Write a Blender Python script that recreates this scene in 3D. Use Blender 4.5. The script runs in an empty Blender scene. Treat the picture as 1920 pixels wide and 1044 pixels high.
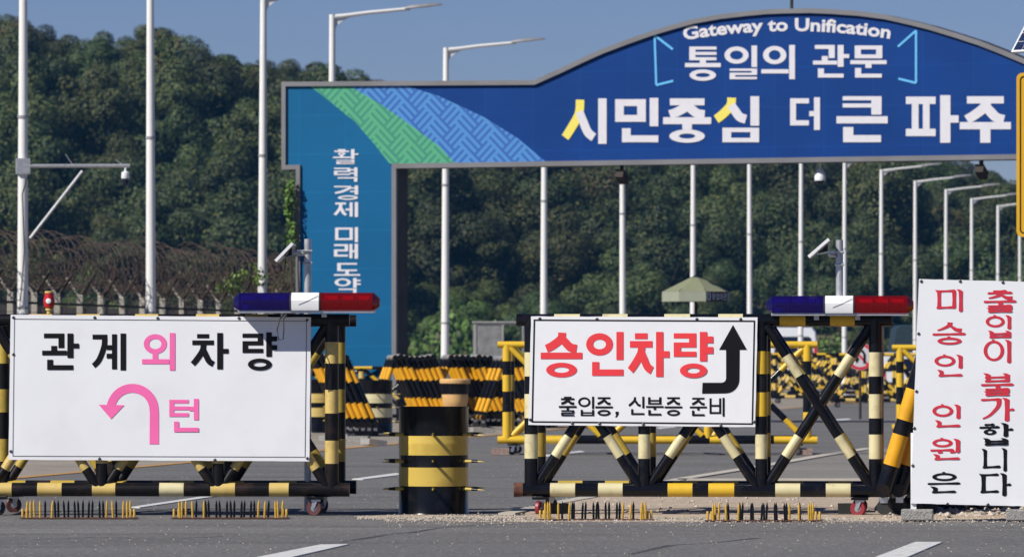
import bpy, bmesh, math, random
from mathutils import Vector, Matrix
from mathutils.geometry import tessellate_polygon
R = math.radians
rnd = random.Random(7)
sc = bpy.context.scene
col = sc.collection

# ------------------------------------------------------------ camera, light
F, CX, HY, CH = 10667.0, 960.0, 680.0, 1.25      # focal length in photo pixels, centre column, horizon row, eye height
cd = bpy.data.cameras.new('camera'); cam = bpy.data.objects.new('camera', cd); col.objects.link(cam)
cam.location = (0, 0, CH); cam.rotation_euler = (R(90), 0, 0)
cd.lens = 36 * F / 1920; cd.sensor_width = 36; cd.shift_y = (HY - 522) / 1920
cd.clip_start = 0.5; cd.clip_end = 3000
cd.dof.use_dof = True; cd.dof.focus_distance = 47.0; cd.dof.aperture_fstop = 7.5
sc.camera = cam
EL, AZ = 40.0, 52.0                               # sun height, and its swing to the left of straight behind the camera
sdir = Vector((-math.sin(R(AZ)) * math.cos(R(EL)), -math.cos(R(AZ)) * math.cos(R(EL)), math.sin(R(EL))))
sl = bpy.data.lights.new('sun', 'SUN'); sun = bpy.data.objects.new('sun', sl); col.objects.link(sun)
sl.energy = 4.8; sl.angle = R(0.5); sl.color = (1.0, 0.95, 0.86)
sun.rotation_euler = sdir.to_track_quat('Z', 'Y').to_euler(); sun.location = (0, 0, 60)
wd = bpy.data.worlds.new('World'); sc.world = wd; wd.use_nodes = True
nt = wd.node_tree
sky = nt.nodes.new('ShaderNodeTexSky'); sky.sky_type = 'NISHITA'; sky.sun_disc = False
sky.sun_elevation = R(EL); sky.sun_rotation = math.atan2(sdir.x, sdir.y) % (2 * math.pi)
sky.air_density = 1.0; sky.dust_density = 0.0; sky.ozone_density = 6.0; sky.altitude = 0
tint = nt.nodes.new('ShaderNodeMix'); tint.data_type = 'RGBA'; tint.blend_type = 'MULTIPLY'; tint.inputs[0].default_value = 1
tint.inputs[7].default_value = (.70, .72, 1.02, 1)
nt.links.new(sky.outputs[0], tint.inputs[6]); nt.links.new(tint.outputs[2], nt.nodes['Background'].inputs[0])
nt.nodes['Background'].inputs[1].default_value = 0.055
sc.view_settings.view_transform = 'Standard'; sc.view_settings.look = 'None'
sc.view_settings.exposure = 0.2; sc.view_settings.gamma = 1
sc.cycles.use_denoising = True; sc.cycles.denoising_prefilter = 'ACCURATE'
sc.cycles.max_bounces = 8; sc.cycles.volume_bounces = 0
sc.cycles.transparent_max_bounces = 12

# ------------------------------------------------------------ materials
def mat(name, c, rough=.5, metal=0, var=.12, scale=6, bump=0, bscale=80, dirt=None, dirt_amt=.5, dscale=3, spec=.5, coat=0):
    m = bpy.data.materials.new(name); m.use_nodes = True
    t = m.node_tree; n = t.nodes; L = t.links; b = n['Principled BSDF']
    b.inputs['Roughness'].default_value = rough; b.inputs['Metallic'].default_value = metal
    b.inputs['Specular IOR Level'].default_value = spec; b.inputs['Coat Weight'].default_value = coat
    tc = n.new('ShaderNodeTexCoord')
    nz = n.new('ShaderNodeTexNoise'); nz.inputs['Scale'].default_value = scale; nz.inputs['Detail'].default_value = 6
    L.new(tc.outputs['Object'], nz.inputs['Vector'])
    mx = n.new('ShaderNodeMix'); mx.data_type = 'RGBA'
    mx.inputs[6].default_value = (*[x * (1 - var) for x in c], 1); mx.inputs[7].default_value = (*[min(1, x * (1 + var)) for x in c], 1)
    mr = n.new('ShaderNodeMapRange'); mr.inputs[1].default_value = .3; mr.inputs[2].default_value = .7
    L.new(nz.outputs[0], mr.inputs[0]); L.new(mr.outputs[0], mx.inputs[0])
    out = mx.outputs[2]
    if dirt:
        n2 = n.new('ShaderNodeTexNoise'); n2.inputs['Scale'].default_value = dscale; n2.inputs['Detail'].default_value = 10; n2.inputs['Roughness'].default_value = .65
        L.new(tc.outputs['Object'], n2.inputs['Vector'])
        m2 = n.new('ShaderNodeMapRange'); m2.inputs[1].default_value = .52; m2.inputs[2].default_value = .68; m2.inputs[4].default_value = dirt_amt
        L.new(n2.outputs[0], m2.inputs[0])
        mx2 = n.new('ShaderNodeMix'); mx2.data_type = 'RGBA'; mx2.inputs[7].default_value = (*dirt, 1)
        L.new(m2.outputs[0], mx2.inputs[0]); L.new(out, mx2.inputs[6]); out = mx2.outputs[2]
    L.new(out, b.inputs['Base Color'])
    if bump:
        n3 = n.new('ShaderNodeTexNoise'); n3.inputs['Scale'].default_value = bscale; n3.inputs['Detail'].default_value = 4
        L.new(tc.outputs['Object'], n3.inputs['Vector'])
        bp = n.new('ShaderNodeBump'); bp.inputs['Strength'].default_value = bump; bp.inputs['Distance'].default_value = .02
        L.new(n3.outputs[0], bp.inputs['Height']); L.new(bp.outputs[0], b.inputs['Normal'])
    return m

def srgb(r, g, b, k=1.0):
    f = lambda v: ((v / 255 + .055) / 1.055) ** 2.4 if v > 10 else v / 255 / 12.92
    return (f(r) * k, f(g) * k, f(b) * k)

M = {}
M['black'] = mat('black_paint', (.004, .0045, .007), .22, dirt=(.03, .028, .028), dirt_amt=.35, dscale=5, spec=.3)
M['black_worn'] = mat('worn_black_paint', (.006, .005, .005), .35, dirt=(.05, .028, .02), dirt_amt=.6, dscale=4, spec=.3)
M['cream'] = mat('cream_reflective_band', (.62, .56, .33), .4, var=.06, dirt=(.28, .22, .11), dirt_amt=.45, dscale=9)
M['tan'] = mat('tan_reflective_band', (.60, .44, .14), .4, var=.1, dirt=(.30, .19, .05), dirt_amt=.6, dscale=6)
M['yellow'] = mat('yellow_paint', (.68, .43, .025), .4, var=.1, dirt=(.35, .22, .03), dirt_amt=.4, dscale=6)
M['dullyellow'] = mat('dull_yellow_paint', (.46, .33, .05), .45, var=.12, dirt=(.2, .13, .03), dirt_amt=.5, dscale=5)
M['amber'] = mat('amber_paint', (.74, .36, .012), .35, var=.08, dirt=(.35, .16, .02), dirt_amt=.3, dscale=5)
M['rust'] = mat('rusty_iron', (.11, .045, .028), .85, var=.4, scale=20)
M['board'] = mat('white_sign_sheet', (.80, .81, .84), .42, var=.02, scale=2, bump=.16, bscale=2.2, dirt=(.66, .66, .68), dirt_amt=.25, dscale=2.5)
M['inkblack'] = mat('black_lettering', (.007, .006, .007), .5, var=.1, spec=.2)
M['inkpink'] = mat('pink_lettering', (.90, .15, .42), .5, var=.04)
M['inkred'] = mat('red_lettering', (.80, .045, .055), .5, var=.04)
M['inkcrimson'] = mat('crimson_lettering', (.60, .028, .05), .5, var=.05)
M['steel'] = mat('galvanised_steel', (.52, .53, .54), .4, .6, var=.15, scale=14)
M['screw'] = mat('screw_head', (.1, .1, .11), .4, .7)
M['white_pole'] = mat('white_lamp_post_paint', (.74, .74, .72), .45, var=.06, scale=1.5, dirt=(.45, .42, .38), dirt_amt=.35, dscale=1.5)
M['lamp_head'] = mat('grey_lamp_head', (.35, .35, .36), .4, .3)
M['trim'] = mat('grey_gate_trim', (.17, .17, .18), .5, .2, var=.12, scale=1.2, dirt=(.16, .14, .12), dirt_amt=.5, dscale=.8)
M['gatebody'] = mat('dark_gate_steel', (.035, .03, .028), .7, var=.4, scale=2)
def seams(m, bw=1.05, bh=.8):
    t = m.node_tree; n = t.nodes; L = t.links; b = n['Principled BSDF']; src = b.inputs['Base Color'].links[0].from_socket
    tc = n.new('ShaderNodeTexCoord'); mp = n.new('ShaderNodeMapping'); mp.inputs['Rotation'].default_value = (R(90), 0, 0); L.new(tc.outputs['Object'], mp.inputs[0])
    br = n.new('ShaderNodeTexBrick'); br.offset = 0; br.inputs['Scale'].default_value = 1; br.inputs['Brick Width'].default_value = bw; br.inputs['Row Height'].default_value = bh; br.inputs['Mortar Size'].default_value = .012; br.inputs['Mortar Smooth'].default_value = .4
    br.inputs[1].default_value = (1, 1, 1, 1); br.inputs[2].default_value = (.93, .94, .97, 1); br.inputs[3].default_value = (1.25, 1.2, 1.15, 1)
    L.new(mp.outputs[0], br.inputs[0]); mx = n.new('ShaderNodeMix'); mx.data_type = 'RGBA'; mx.blend_type = 'MULTIPLY'; mx.inputs[0].default_value = 1
    L.new(src, mx.inputs[6]); L.new(br.outputs[0], mx.inputs[7]); L.new(mx.outputs[2], b.inputs['Base Color'])
    nz = n.new('ShaderNodeTexNoise'); nz.inputs['Scale'].default_value = 1.1; L.new(tc.outputs['Object'], nz.inputs['Vector'])
    bp = n.new('ShaderNodeBump'); bp.inputs['Strength'].default_value = .25; bp.inputs['Distance'].default_value = .05; L.new(nz.outputs[0], bp.inputs['Height']); L.new(bp.outputs[0], b.inputs['Normal'])
M['gblue'] = mat('deep_blue_print', (.0025, .038, .185), .5, var=.1, scale=.5, spec=.15)
M['gteal'] = mat('teal_blue_print', (.004, .100, .235), .5, var=.1, scale=.4, spec=.15)
seams(M['gblue']); seams(M['gteal'])
M['gwhite'] = mat('white_print', (.60, .59, .63), .5, var=.03)
M['gyellow'] = mat('yellow_print', (.72, .62, .10), .5, var=.02)
M['gcyan'] = mat('light_blue_print', (.10, .42, .75), .5, var=.02)
M['chrome'] = mat('zinc_plated_metal', (.6, .6, .62), .3, .9)
M['redtyre'] = mat('red_polyurethane', (.24, .014, .022), .45, dirt=(.1, .05, .05), dirt_amt=.5, dscale=20)
M['darktyre'] = mat('dark_red_tyre', (.09, .025, .025), .5, dirt=(.03, .02, .02), dirt_amt=.8, dscale=18)
M['drumyellow'] = mat('yellow_reflective_tape', (.60, .43, .085), .35, var=.12, scale=3, dirt=(.34, .22, .04), dirt_amt=.5, dscale=4)
M['spikebrass'] = mat('worn_yellow_spike', (.50, .30, .03), .5, var=.2, scale=30)
M['rubber'] = mat('black_rubber', (.02, .02, .02), .7)
M['concrete'] = mat('concrete_block', (.30, .29, .27), .9, var=.3, scale=45, bump=.7, bscale=70)
M['brickred'] = mat('reddish_paving_block', (.28, .2, .17), .9, var=.25, scale=30, bump=.4)
M['tarp'] = mat('black_plastic_sheet', (.012, .013, .018), .3, var=.3)
M['darkgreencanvas'] = mat('dark_teal_canvas', (.010, .028, .042), .6, var=.2)
M['vanwhite'] = mat('white_vehicle_paint', (.72, .74, .78), .25, var=.02, coat=.5)
M['glass'] = mat('dark_vehicle_glass', (.008, .012, .03), .08, var=.1)
M['taillight'] = mat('red_tail_lamp', (.55, .02, .03), .25)
M['greencloth'] = mat('olive_green_cloth', (.20, .215, .13), .8, var=.08, scale=3)
M['paleclothband'] = mat('pale_green_cloth', (.27, .29, .22), .8, var=.08, scale=3)
M['darkcloth'] = mat('black_cloth', (.02, .022, .03), .8)
M['booth'] = mat('grey_mesh_screen', (.20, .205, .205), .8, var=.25, scale=5)
M['boothframe'] = mat('grey_booth_frame', (.3, .3, .3), .6)
M['fencepost'] = mat('weathered_concrete_post', (.40, .37, .32), .9, var=.25, scale=6, dirt=(.22, .16, .11), dirt_amt=.6, dscale=4)
M['fencewire'] = mat('grey_fence_wire', (.10, .09, .08), .7, var=.3)
M['fencearm'] = mat('rusted_dark_arm', (.03, .022, .018), .8, var=.3)
M['razor'] = mat('rusty_razor_wire', (.050, .033, .027), .8, var=.6, scale=3)
M['drybrush'] = mat('dry_brown_vine', (.10, .065, .038), .9, var=.5, scale=4)
M['wallbeige'] = mat('weathered_grey_wall', (.24, .215, .18), .95, var=.25, scale=1.3, dirt=(.13, .12, .10), dirt_amt=.7, dscale=.8)
M['bark'] = mat('bark', (.07, .055, .04), .9, var=.3, scale=5)
M['signyellow'] = mat('yellow_road_sign', (.72, .40, .02), .4, var=.03)
M['cell'] = mat('solar_cells', (.015, .025, .07), .15, var=.3, scale=20)
M['sirenred'] = mat('red_siren_plastic', (.45, .012, .012), .25, var=.1)
M['whiteplastic'] = mat('white_plastic', (.78, .79, .80), .35, var=.04)
M['planter'] = mat('faded_orange_plastic', (.66, .40, .16), .55, var=.1, dirt=(.4, .25, .1), dirt_amt=.4, dscale=5)
for i, (n_, c_) in enumerate([('deep_green_leaf', (.024, .042, .019)), ('mid_green_leaf', (.048, .074, .023)), ('olive_leaf', (.080, .090, .027)), ('fresh_green_leaf', (.10, .17, .035)), ('brownish_leaf', (.10, .068, .035))]):
    m = mat(n_, c_, .6, var=.25, scale=1.2, spec=.25); M['leaf%d' % i] = m
    b = m.node_tree.nodes['Principled BSDF']
    oi = m.node_tree.nodes.new('ShaderNodeObjectInfo'); hs = m.node_tree.nodes.new('ShaderNodeHueSaturation')
    src = b.inputs['Base Color'].links[0].from_socket
    mp = m.node_tree.nodes.new('ShaderNodeMapRange'); mp.inputs[3].default_value = .65; mp.inputs[4].default_value = 1.35
    m.node_tree.links.new(oi.outputs['Random'], mp.inputs[0]); m.node_tree.links.new(mp.outputs[0], hs.inputs['Value'])
    mp2 = m.node_tree.nodes.new('ShaderNodeMapRange'); mp2.inputs[3].default_value = .47; mp2.inputs[4].default_value = .515
    m.node_tree.links.new(oi.outputs['Random'], mp2.inputs[0]); m.node_tree.links.new(mp2.outputs[0], hs.inputs['Hue'])
    m.node_tree.links.new(src, hs.inputs['Color']); m.node_tree.links.new(hs.outputs[0], b.inputs['Base Color'])

def lens_plastic(name, c):
    m = bpy.data.materials.new(name); m.use_nodes = True; t = m.node_tree; n = t.nodes
    b = n['Principled BSDF']; b.inputs['Base Color'].default_value = (*c, 1); b.inputs['Roughness'].default_value = .12; b.inputs['Coat Weight'].default_value = .5
    tr = n.new('ShaderNodeBsdfTransparent'); tr.inputs[0].default_value = (*[min(1, x * 2.2 + .02) for x in c], 1)
    mx = n.new('ShaderNodeMixShader'); mx.inputs[0].default_value = .62
    t.links.new(b.outputs[0], mx.inputs[1]); t.links.new(tr.outputs[0], mx.inputs[2]); t.links.new(mx.outputs[0], n['Material Output'].inputs[0])
    return m
M['lensblue'] = lens_plastic('blue_lens', (.020, .010, .17)); M['lensred'] = lens_plastic('red_lens', (.32, .006, .010))

def ground_mat(name, c1, c2, speck, bump=.5, fine=55, big=.35, streak=True, stain=None):
    m = bpy.data.materials.new(name); m.use_nodes = True; t = m.node_tree; n = t.nodes; L = t.links; b = n['Principled BSDF']
    b.inputs['Roughness'].default_value = .88; b.inputs['Specular IOR Level'].default_value = .25
    tc = n.new('ShaderNodeTexCoord')
    def noise(s, d=5, vec=None, r=.6):
        x = n.new('ShaderNodeTexNoise'); x.inputs['Scale'].default_value = s; x.inputs['Detail'].default_value = d; x.inputs['Roughness'].default_value = r
        L.new(vec or tc.outputs['Object'], x.inputs['Vector']); return x.outputs[0]
    def mp(v, a, b_, c=0, d=1):
        x = n.new('ShaderNodeMapRange'); x.inputs[1].default_value = a; x.inputs[2].default_value = b_; x.inputs[3].default_value = c; x.inputs[4].default_value = d
        L.new(v, x.inputs[0]); return x.outputs[0]
    def mix(f, a, b_):
        x = n.new('ShaderNodeMix'); x.data_type = 'RGBA'; L.new(f, x.inputs[0])
        for s, v in ((6, a), (7, b_)):
            if isinstance(v, tuple): x.inputs[s].default_value = (*v, 1)
            else: L.new(v, x.inputs[s])
        return x.outputs[2]
    base = mix(mp(noise(big, 6), .3, .7), c1, c2)
    mpv = n.new('ShaderNodeMapping'); mpv.inputs['Scale'].default_value = (.25, 1.6, 1); L.new(tc.outputs['Object'], mpv.inputs[0])
    if streak:
        base = mix(mp(noise(.5, 8, mpv.outputs[0], .7), .52, .64, 0, .6), base, tuple(x * .6 for x in c1)); base = mix(mp(noise(.23, 9, mpv.outputs[0], .75), .54, .62, 0, .5), base, tuple(min(1, x * 1.35) for x in c2))
    if stain:
        base = mix(mp(noise(.8, 8), .56, .66, 0, .6), base, stain)
    base = mix(mp(noise(fine, 3), .56, .68, 0, .8), base, speck)
    base = mix(mp(noise(fine * 1.7, 2), .58, .66, 0, .7), base, tuple(x * .35 for x in c1))
    L.new(base, b.inputs['Base Color'])
    bp = n.new('ShaderNodeBump'); bp.inputs['Strength'].default_value = bump; bp.inputs['Distance'].default_value = .02
    L.new(noise(fine, 4), bp.inputs['Height']); L.new(bp.outputs[0], b.inputs['Normal'])
    return m
M['asphalt'] = ground_mat('asphalt', (.122, .119, .116), (.160, .156, .152), (.30, .295, .29), bump=.8, fine=16)
M['paleasphalt'] = ground_mat('pale_asphalt', (.19, .18, .165), (.24, .225, .2), (.34, .32, .29))
M['sidewalk'] = ground_mat('dusty_paving', (.27, .235, .195), (.34, .30, .25), (.42, .38, .33), fine=30, stain=(.17, .15, .13))
M['dirt'] = ground_mat('gravelly_dirt', (.40, .32, .24), (.48, .39, .30), (.58, .51, .43), bump=.9, fine=14, stain=(.30, .24, .18))
M['earth'] = ground_mat('dry_earth', (.10, .095, .06), (.14, .13, .08), (.2, .19, .13), fine=8)
M['crack'] = mat('dark_tar_seam', (.05, .05, .05), .8, var=.3)
M['pebble'] = mat('pale_pebble', (.46, .40, .33), .9, var=.35, scale=30)
M['whiteline'] = mat('white_road_paint', (.62, .62, .60), .7, var=.1, scale=12, dirt=(.25, .25, .25), dirt_amt=.7, dscale=9)
M['orangeline'] = mat('orange_road_paint', (.52, .27, .06), .8, var=.15, scale=8, dirt=(.25, .2, .16), dirt_amt=.8, dscale=4)
M['kerb'] = mat('pale_kerb_concrete', (.47, .43, .36), .9, var=.15, scale=10, dirt=(.28, .24, .19), dirt_amt=.6, dscale=5)

def lattice(name, ca, cb):
    """printed fret pattern: bands of diagonal strokes that turn a right angle from cell to cell"""
    m = bpy.data.materials.new(name); m.use_nodes = True; t = m.node_tree; n = t.nodes; L = t.links; b = n['Principled BSDF']
    b.inputs['Roughness'].default_value = .5
    tc = n.new('ShaderNodeTexCoord'); mp = n.new('ShaderNodeMapping'); mp.inputs['Rotation'].default_value = (0, R(45), 0); L.new(tc.outputs['Object'], mp.inputs[0])
    sp = n.new('ShaderNodeSeparateXYZ'); L.new(mp.outputs[0], sp.inputs[0])
    def ma(op, a, b_=None):
        x = n.new('ShaderNodeMath'); x.operation = op
        for i, v in enumerate((a, b_)):
            if v is None: continue
            if isinstance(v, (int, float)): x.inputs[i].default_value = v
            else: L.new(v, x.inputs[i])
        return x.outputs[0]
    p = 1 / .125
    u = ma('MULTIPLY', sp.outputs[0], p); v = ma('MULTIPLY', sp.outputs[2], p)
    cu = ma('FLOOR', ma('DIVIDE', ma('ADD', u, ma('MULTIPLY', ma('FLOOR', ma('DIVIDE', v, 3)), 1.0)), 3)); cv = ma('FLOOR', ma('DIVIDE', v, 3))
    par = ma('FLOORED_MODULO', ma('ADD', cu, cv), 2)
    fu = ma('LESS_THAN', ma('FLOORED_MODULO', u, 1), .56); fv = ma('LESS_THAN', ma('FLOORED_MODULO', v, 1), .56)
    f = ma('ADD', ma('MULTIPLY', fu, par), ma('MULTIPLY', fv, ma('SUBTRACT', 1, par)))
    x = n.new('ShaderNodeMix'); x.data_type = 'RGBA'; x.inputs[6].default_value = (*ca, 1); x.inputs[7].default_value = (*cb, 1)
    L.new(f, x.inputs[0]); L.new(x.outputs[2], b.inputs['Base Color'])
    return m
M['gfretgreen'] = lattice('green_fret_print', (.028, .21, .14), (.062, .33, .17))
M['gfretblue'] = lattice('blue_fret_print', (.016, .095, .36), (.05, .21, .50))

# ------------------------------------------------------------ geometry helpers
def W(px, py, Y): return Vector(((px - CX) / F * Y, Y, CH + (HY - py) / F * Y))
def G(px, py):
    Y = F * CH / (py - HY); return Vector(((px - CX) / F * Y, Y, 0))
def scale_at(Y): return F / Y
def depth_of(base): return F * CH / (base - HY)

class Plane:
    """a vertical plane through pixel column px at depth Y, right end turned towards the camera by a degrees"""
    def __init__(s, px, Y, a=0):
        s.a = R(a); s.o = Vector(((px - CX) / F * Y, Y, 0)); s.Y0 = Y; s.rot = -s.a
    def uv(s, px, py, back=0):
        k = (px - CX) / F; o = s.o + Vector((math.sin(s.a), math.cos(s.a), 0)) * back
        Y = (o.x * math.sin(s.a) + o.y * math.cos(s.a)) / (k * math.sin(s.a) + math.cos(s.a))
        X = k * Y
        return ((X - s.o.x) * math.cos(s.a) - (Y - s.o.y) * math.sin(s.a), CH + (HY - py) / F * Y)

class MB:
    def __init__(s): s.v = []; s.f = []; s.m = []; s.mats = []
    def mi(s, m):
        m = M[m] if isinstance(m, str) else m
        if m not in s.mats: s.mats.append(m)
        return s.mats.index(m)
    def face(s, pts, m):
        i = len(s.v); s.v += [tuple(p) for p in pts]; s.f.append(tuple(range(i, i + len(pts)))); s.m.append(s.mi(m))
    def box(s, x0, y0, z0, x1, y1, z1, m, mtx=None, skew=0):
        P = [Vector((x, y, z)) for z in (z0, z1) for y in (y0, y1) for x in (x0, x1)]
        if mtx: P = [mtx @ p for p in P]
        i = len(s.v); s.v += [tuple(p) for p in P]; k = s.mi(m)
        for q in ((0, 2, 3, 1), (4, 5, 7, 6), (0, 1, 5, 4), (2, 6, 7, 3), (0, 4, 6, 2), (1, 3, 7, 5)):
            s.f.append(tuple(i + a for a in q)); s.m.append(k)
    def loft(s, rings, m, cap=True, closed=True):
        """rings: list of lists of points; m: material or list of one per span"""
        n = len(rings[0]); i0 = len(s.v)
        for r in rings: s.v += [tuple(p) for p in r]
        for j in range(len(rings) - 1):
            k = s.mi(m[j] if isinstance(m, list) else m)
            for a in range(n if closed else n - 1):
                b = (a + 1) % n
                s.f.append((i0 + j * n + a, i0 + j * n + b, i0 + (j + 1) * n + b, i0 + (j + 1) * n + a)); s.m.append(k)
        if cap:
            s.f.append(tuple(i0 + a for a in reversed(range(n)))); s.m.append(s.mi(m[0] if isinstance(m, list) else m))
            s.f.append(tuple(i0 + (len(rings) - 1) * n + a for a in range(n))); s.m.append(s.mi(m[-1] if isinstance(m, list) else m))
    def tube(s, p0, p1, r, m, r1=None, bands=None, n=14, cap=True, capm=None):
        """bands: list of (t0, t1, material) along the tube, the rest is m"""
        p0, p1 = Vector(p0), Vector(p1); d = p1 - p0; r1 = r if r1 is None else r1
        q = d.to_track_quat('Z', 'Y'); X, Y = q @ Vector((1, 0, 0)), q @ Vector((0, 1, 0))
        ts = [0]; ms = []
        for a, b, bm_ in sorted(bands or [], key=lambda z: z[0]):
            a, b = max(a, 0), min(b, 1)
            if b <= a: continue
            if a > ts[-1] + 1e-6: ts.append(a); ms.append(m)
            ts.append(b); ms.append(bm_)
        if ts[-1] < 1 - 1e-6: ts.append(1); ms.append(m)
        rings = []
        for t in ts:
            rr = r + (r1 - r) * t
            rings.append([p0 + d * t + (X * math.cos(2 * math.pi * k / n) + Y * math.sin(2 * math.pi * k / n)) * rr for k in range(n)])
        s.loft(rings, ms, cap)
    def path(s, pts, r, m, n=6):
        pts = [Vector(p) for p in pts]; rings = []
        for i, p in enumerate(pts):
            d = (pts[min(i + 1, len(pts) - 1)] - pts[max(i - 1, 0)])
            q = d.to_track_quat('Z', 'Y'); X, Y = q @ Vector((1, 0, 0)), q @ Vector((0, 1, 0))
            rr = r[i] if isinstance(r, list) else r
            rings.append([p + (X * math.cos(2 * math.pi * k / n) + Y * math.sin(2 * math.pi * k / n)) * rr for k in range(n)])
        s.loft(rings, m)
    def lathe(s, prof, m, n=24, c=(0, 0, 0), axis='Z'):
        """prof: list of (radius, height); m: material or one per span"""
        rings = []
        for r, h in prof:
            ring = []
            for k in range(n):
                a = 2 * math.pi * k / n; x, y = r * math.cos(a), r * math.sin(a)
                p = (x, y, h) if axis == 'Z' else ((x, h, y) if axis == 'Y' else (h, x, y))
                ring.append((p[0] + c[0], p[1] + c[1], p[2] + c[2]))
            rings.append(ring)
        s.loft(rings, m)
    def prism(s, poly, y0, y1, m, sidem=None):
        """a polygon given in (u, v) extruded along y"""
        n = len(poly); i = len(s.v)
        s.v += [(u, y0, v) for u, v in poly] + [(u, y1, v) for u, v in poly]
        tris = tessellate_polygon([[Vector((u, v, 0)) for u, v in poly]])
        k = s.mi(m); ks = s.mi(sidem or m)
        for t in tris:
            s.f.append(tuple(i + a for a in t)); s.m.append(k); s.f.append(tuple(i + n + a for a in reversed(t))); s.m.append(k)
        for a in range(n):
            b = (a + 1) % n; s.f.append((i + a, i + b, i + n + b, i + n + a)); s.m.append(ks)
    def flat(s, poly, y, m):
        i = len(s.v); s.v += [(u, y, v) for u, v in poly]; k = s.mi(m)
        for t in tessellate_polygon([[Vector((u, v, 0)) for u, v in poly]]):
            s.f.append(tuple(i + a for a in t)); s.m.append(k)
    def build(s, name, parent=None, smooth=True, angle=35, recalc=True, loc=None, rot=None):
        me = bpy.data.meshes.new(name); me.from_pydata(s.v, [], s.f)
        for m in s.mats: me.materials.append(m)
        me.polygons.foreach_set('material_index', s.m)
        if recalc:
            bm = bmesh.new(); bm.from_mesh(me); bmesh.ops.recalc_face_normals(bm, faces=bm.faces); bm.to_mesh(me); bm.free()
        if smooth:
            me.polygons.foreach_set('use_smooth', [True] * len(me.polygons)); me.set_sharp_from_angle(angle=R(angle))
        me.update()
        o = bpy.data.objects.new(name, me); col.objects.link(o)
        if parent: o.parent = parent
        if loc is not None: o.location = loc
        if rot is not None: o.rotation_euler = (0, 0, rot)
        return o

def tag(o, label=None, cat=None, group=None, kind=None):
    for k, v in (('label', label), ('category', cat), ('group', group), ('kind', kind)):
        if v: o[k] = v
    return o
def thing(name, label, cat, loc=(0, 0, 0), rot=0, group=None):
    o = bpy.data.objects.new(name, None); col.objects.link(o); o.empty_display_size = .2
    o.location = loc; o.rotation_euler = (0, 0, rot)
    return tag(o, label, cat, group)
def copy_tree(o, parent=None):
    c = o.copy(); col.objects.link(c); c.parent = parent
    for ch in list(o.children): copy_tree(ch, c)
    return c

def pline(pts, ws):
    """outline polygon of a polyline with a width at each point"""
    L_, R_ = [], []
    for i, p in enumerate(pts):
        a = pts[max(i - 1, 0)]; b = pts[min(i + 1, len(pts) - 1)]
        dx, dy = b[0] - a[0], b[1] - a[1]; l = math.hypot(dx, dy) or 1
        nx, ny = -dy / l, dx / l; w = (ws[i] if isinstance(ws, (list, tuple)) else ws) / 2
        L_.append((p[0] + nx * w, p[1] + ny * w)); R_.append((p[0] - nx * w, p[1] - ny * w))
    return L_ + R_[::-1]

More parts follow.
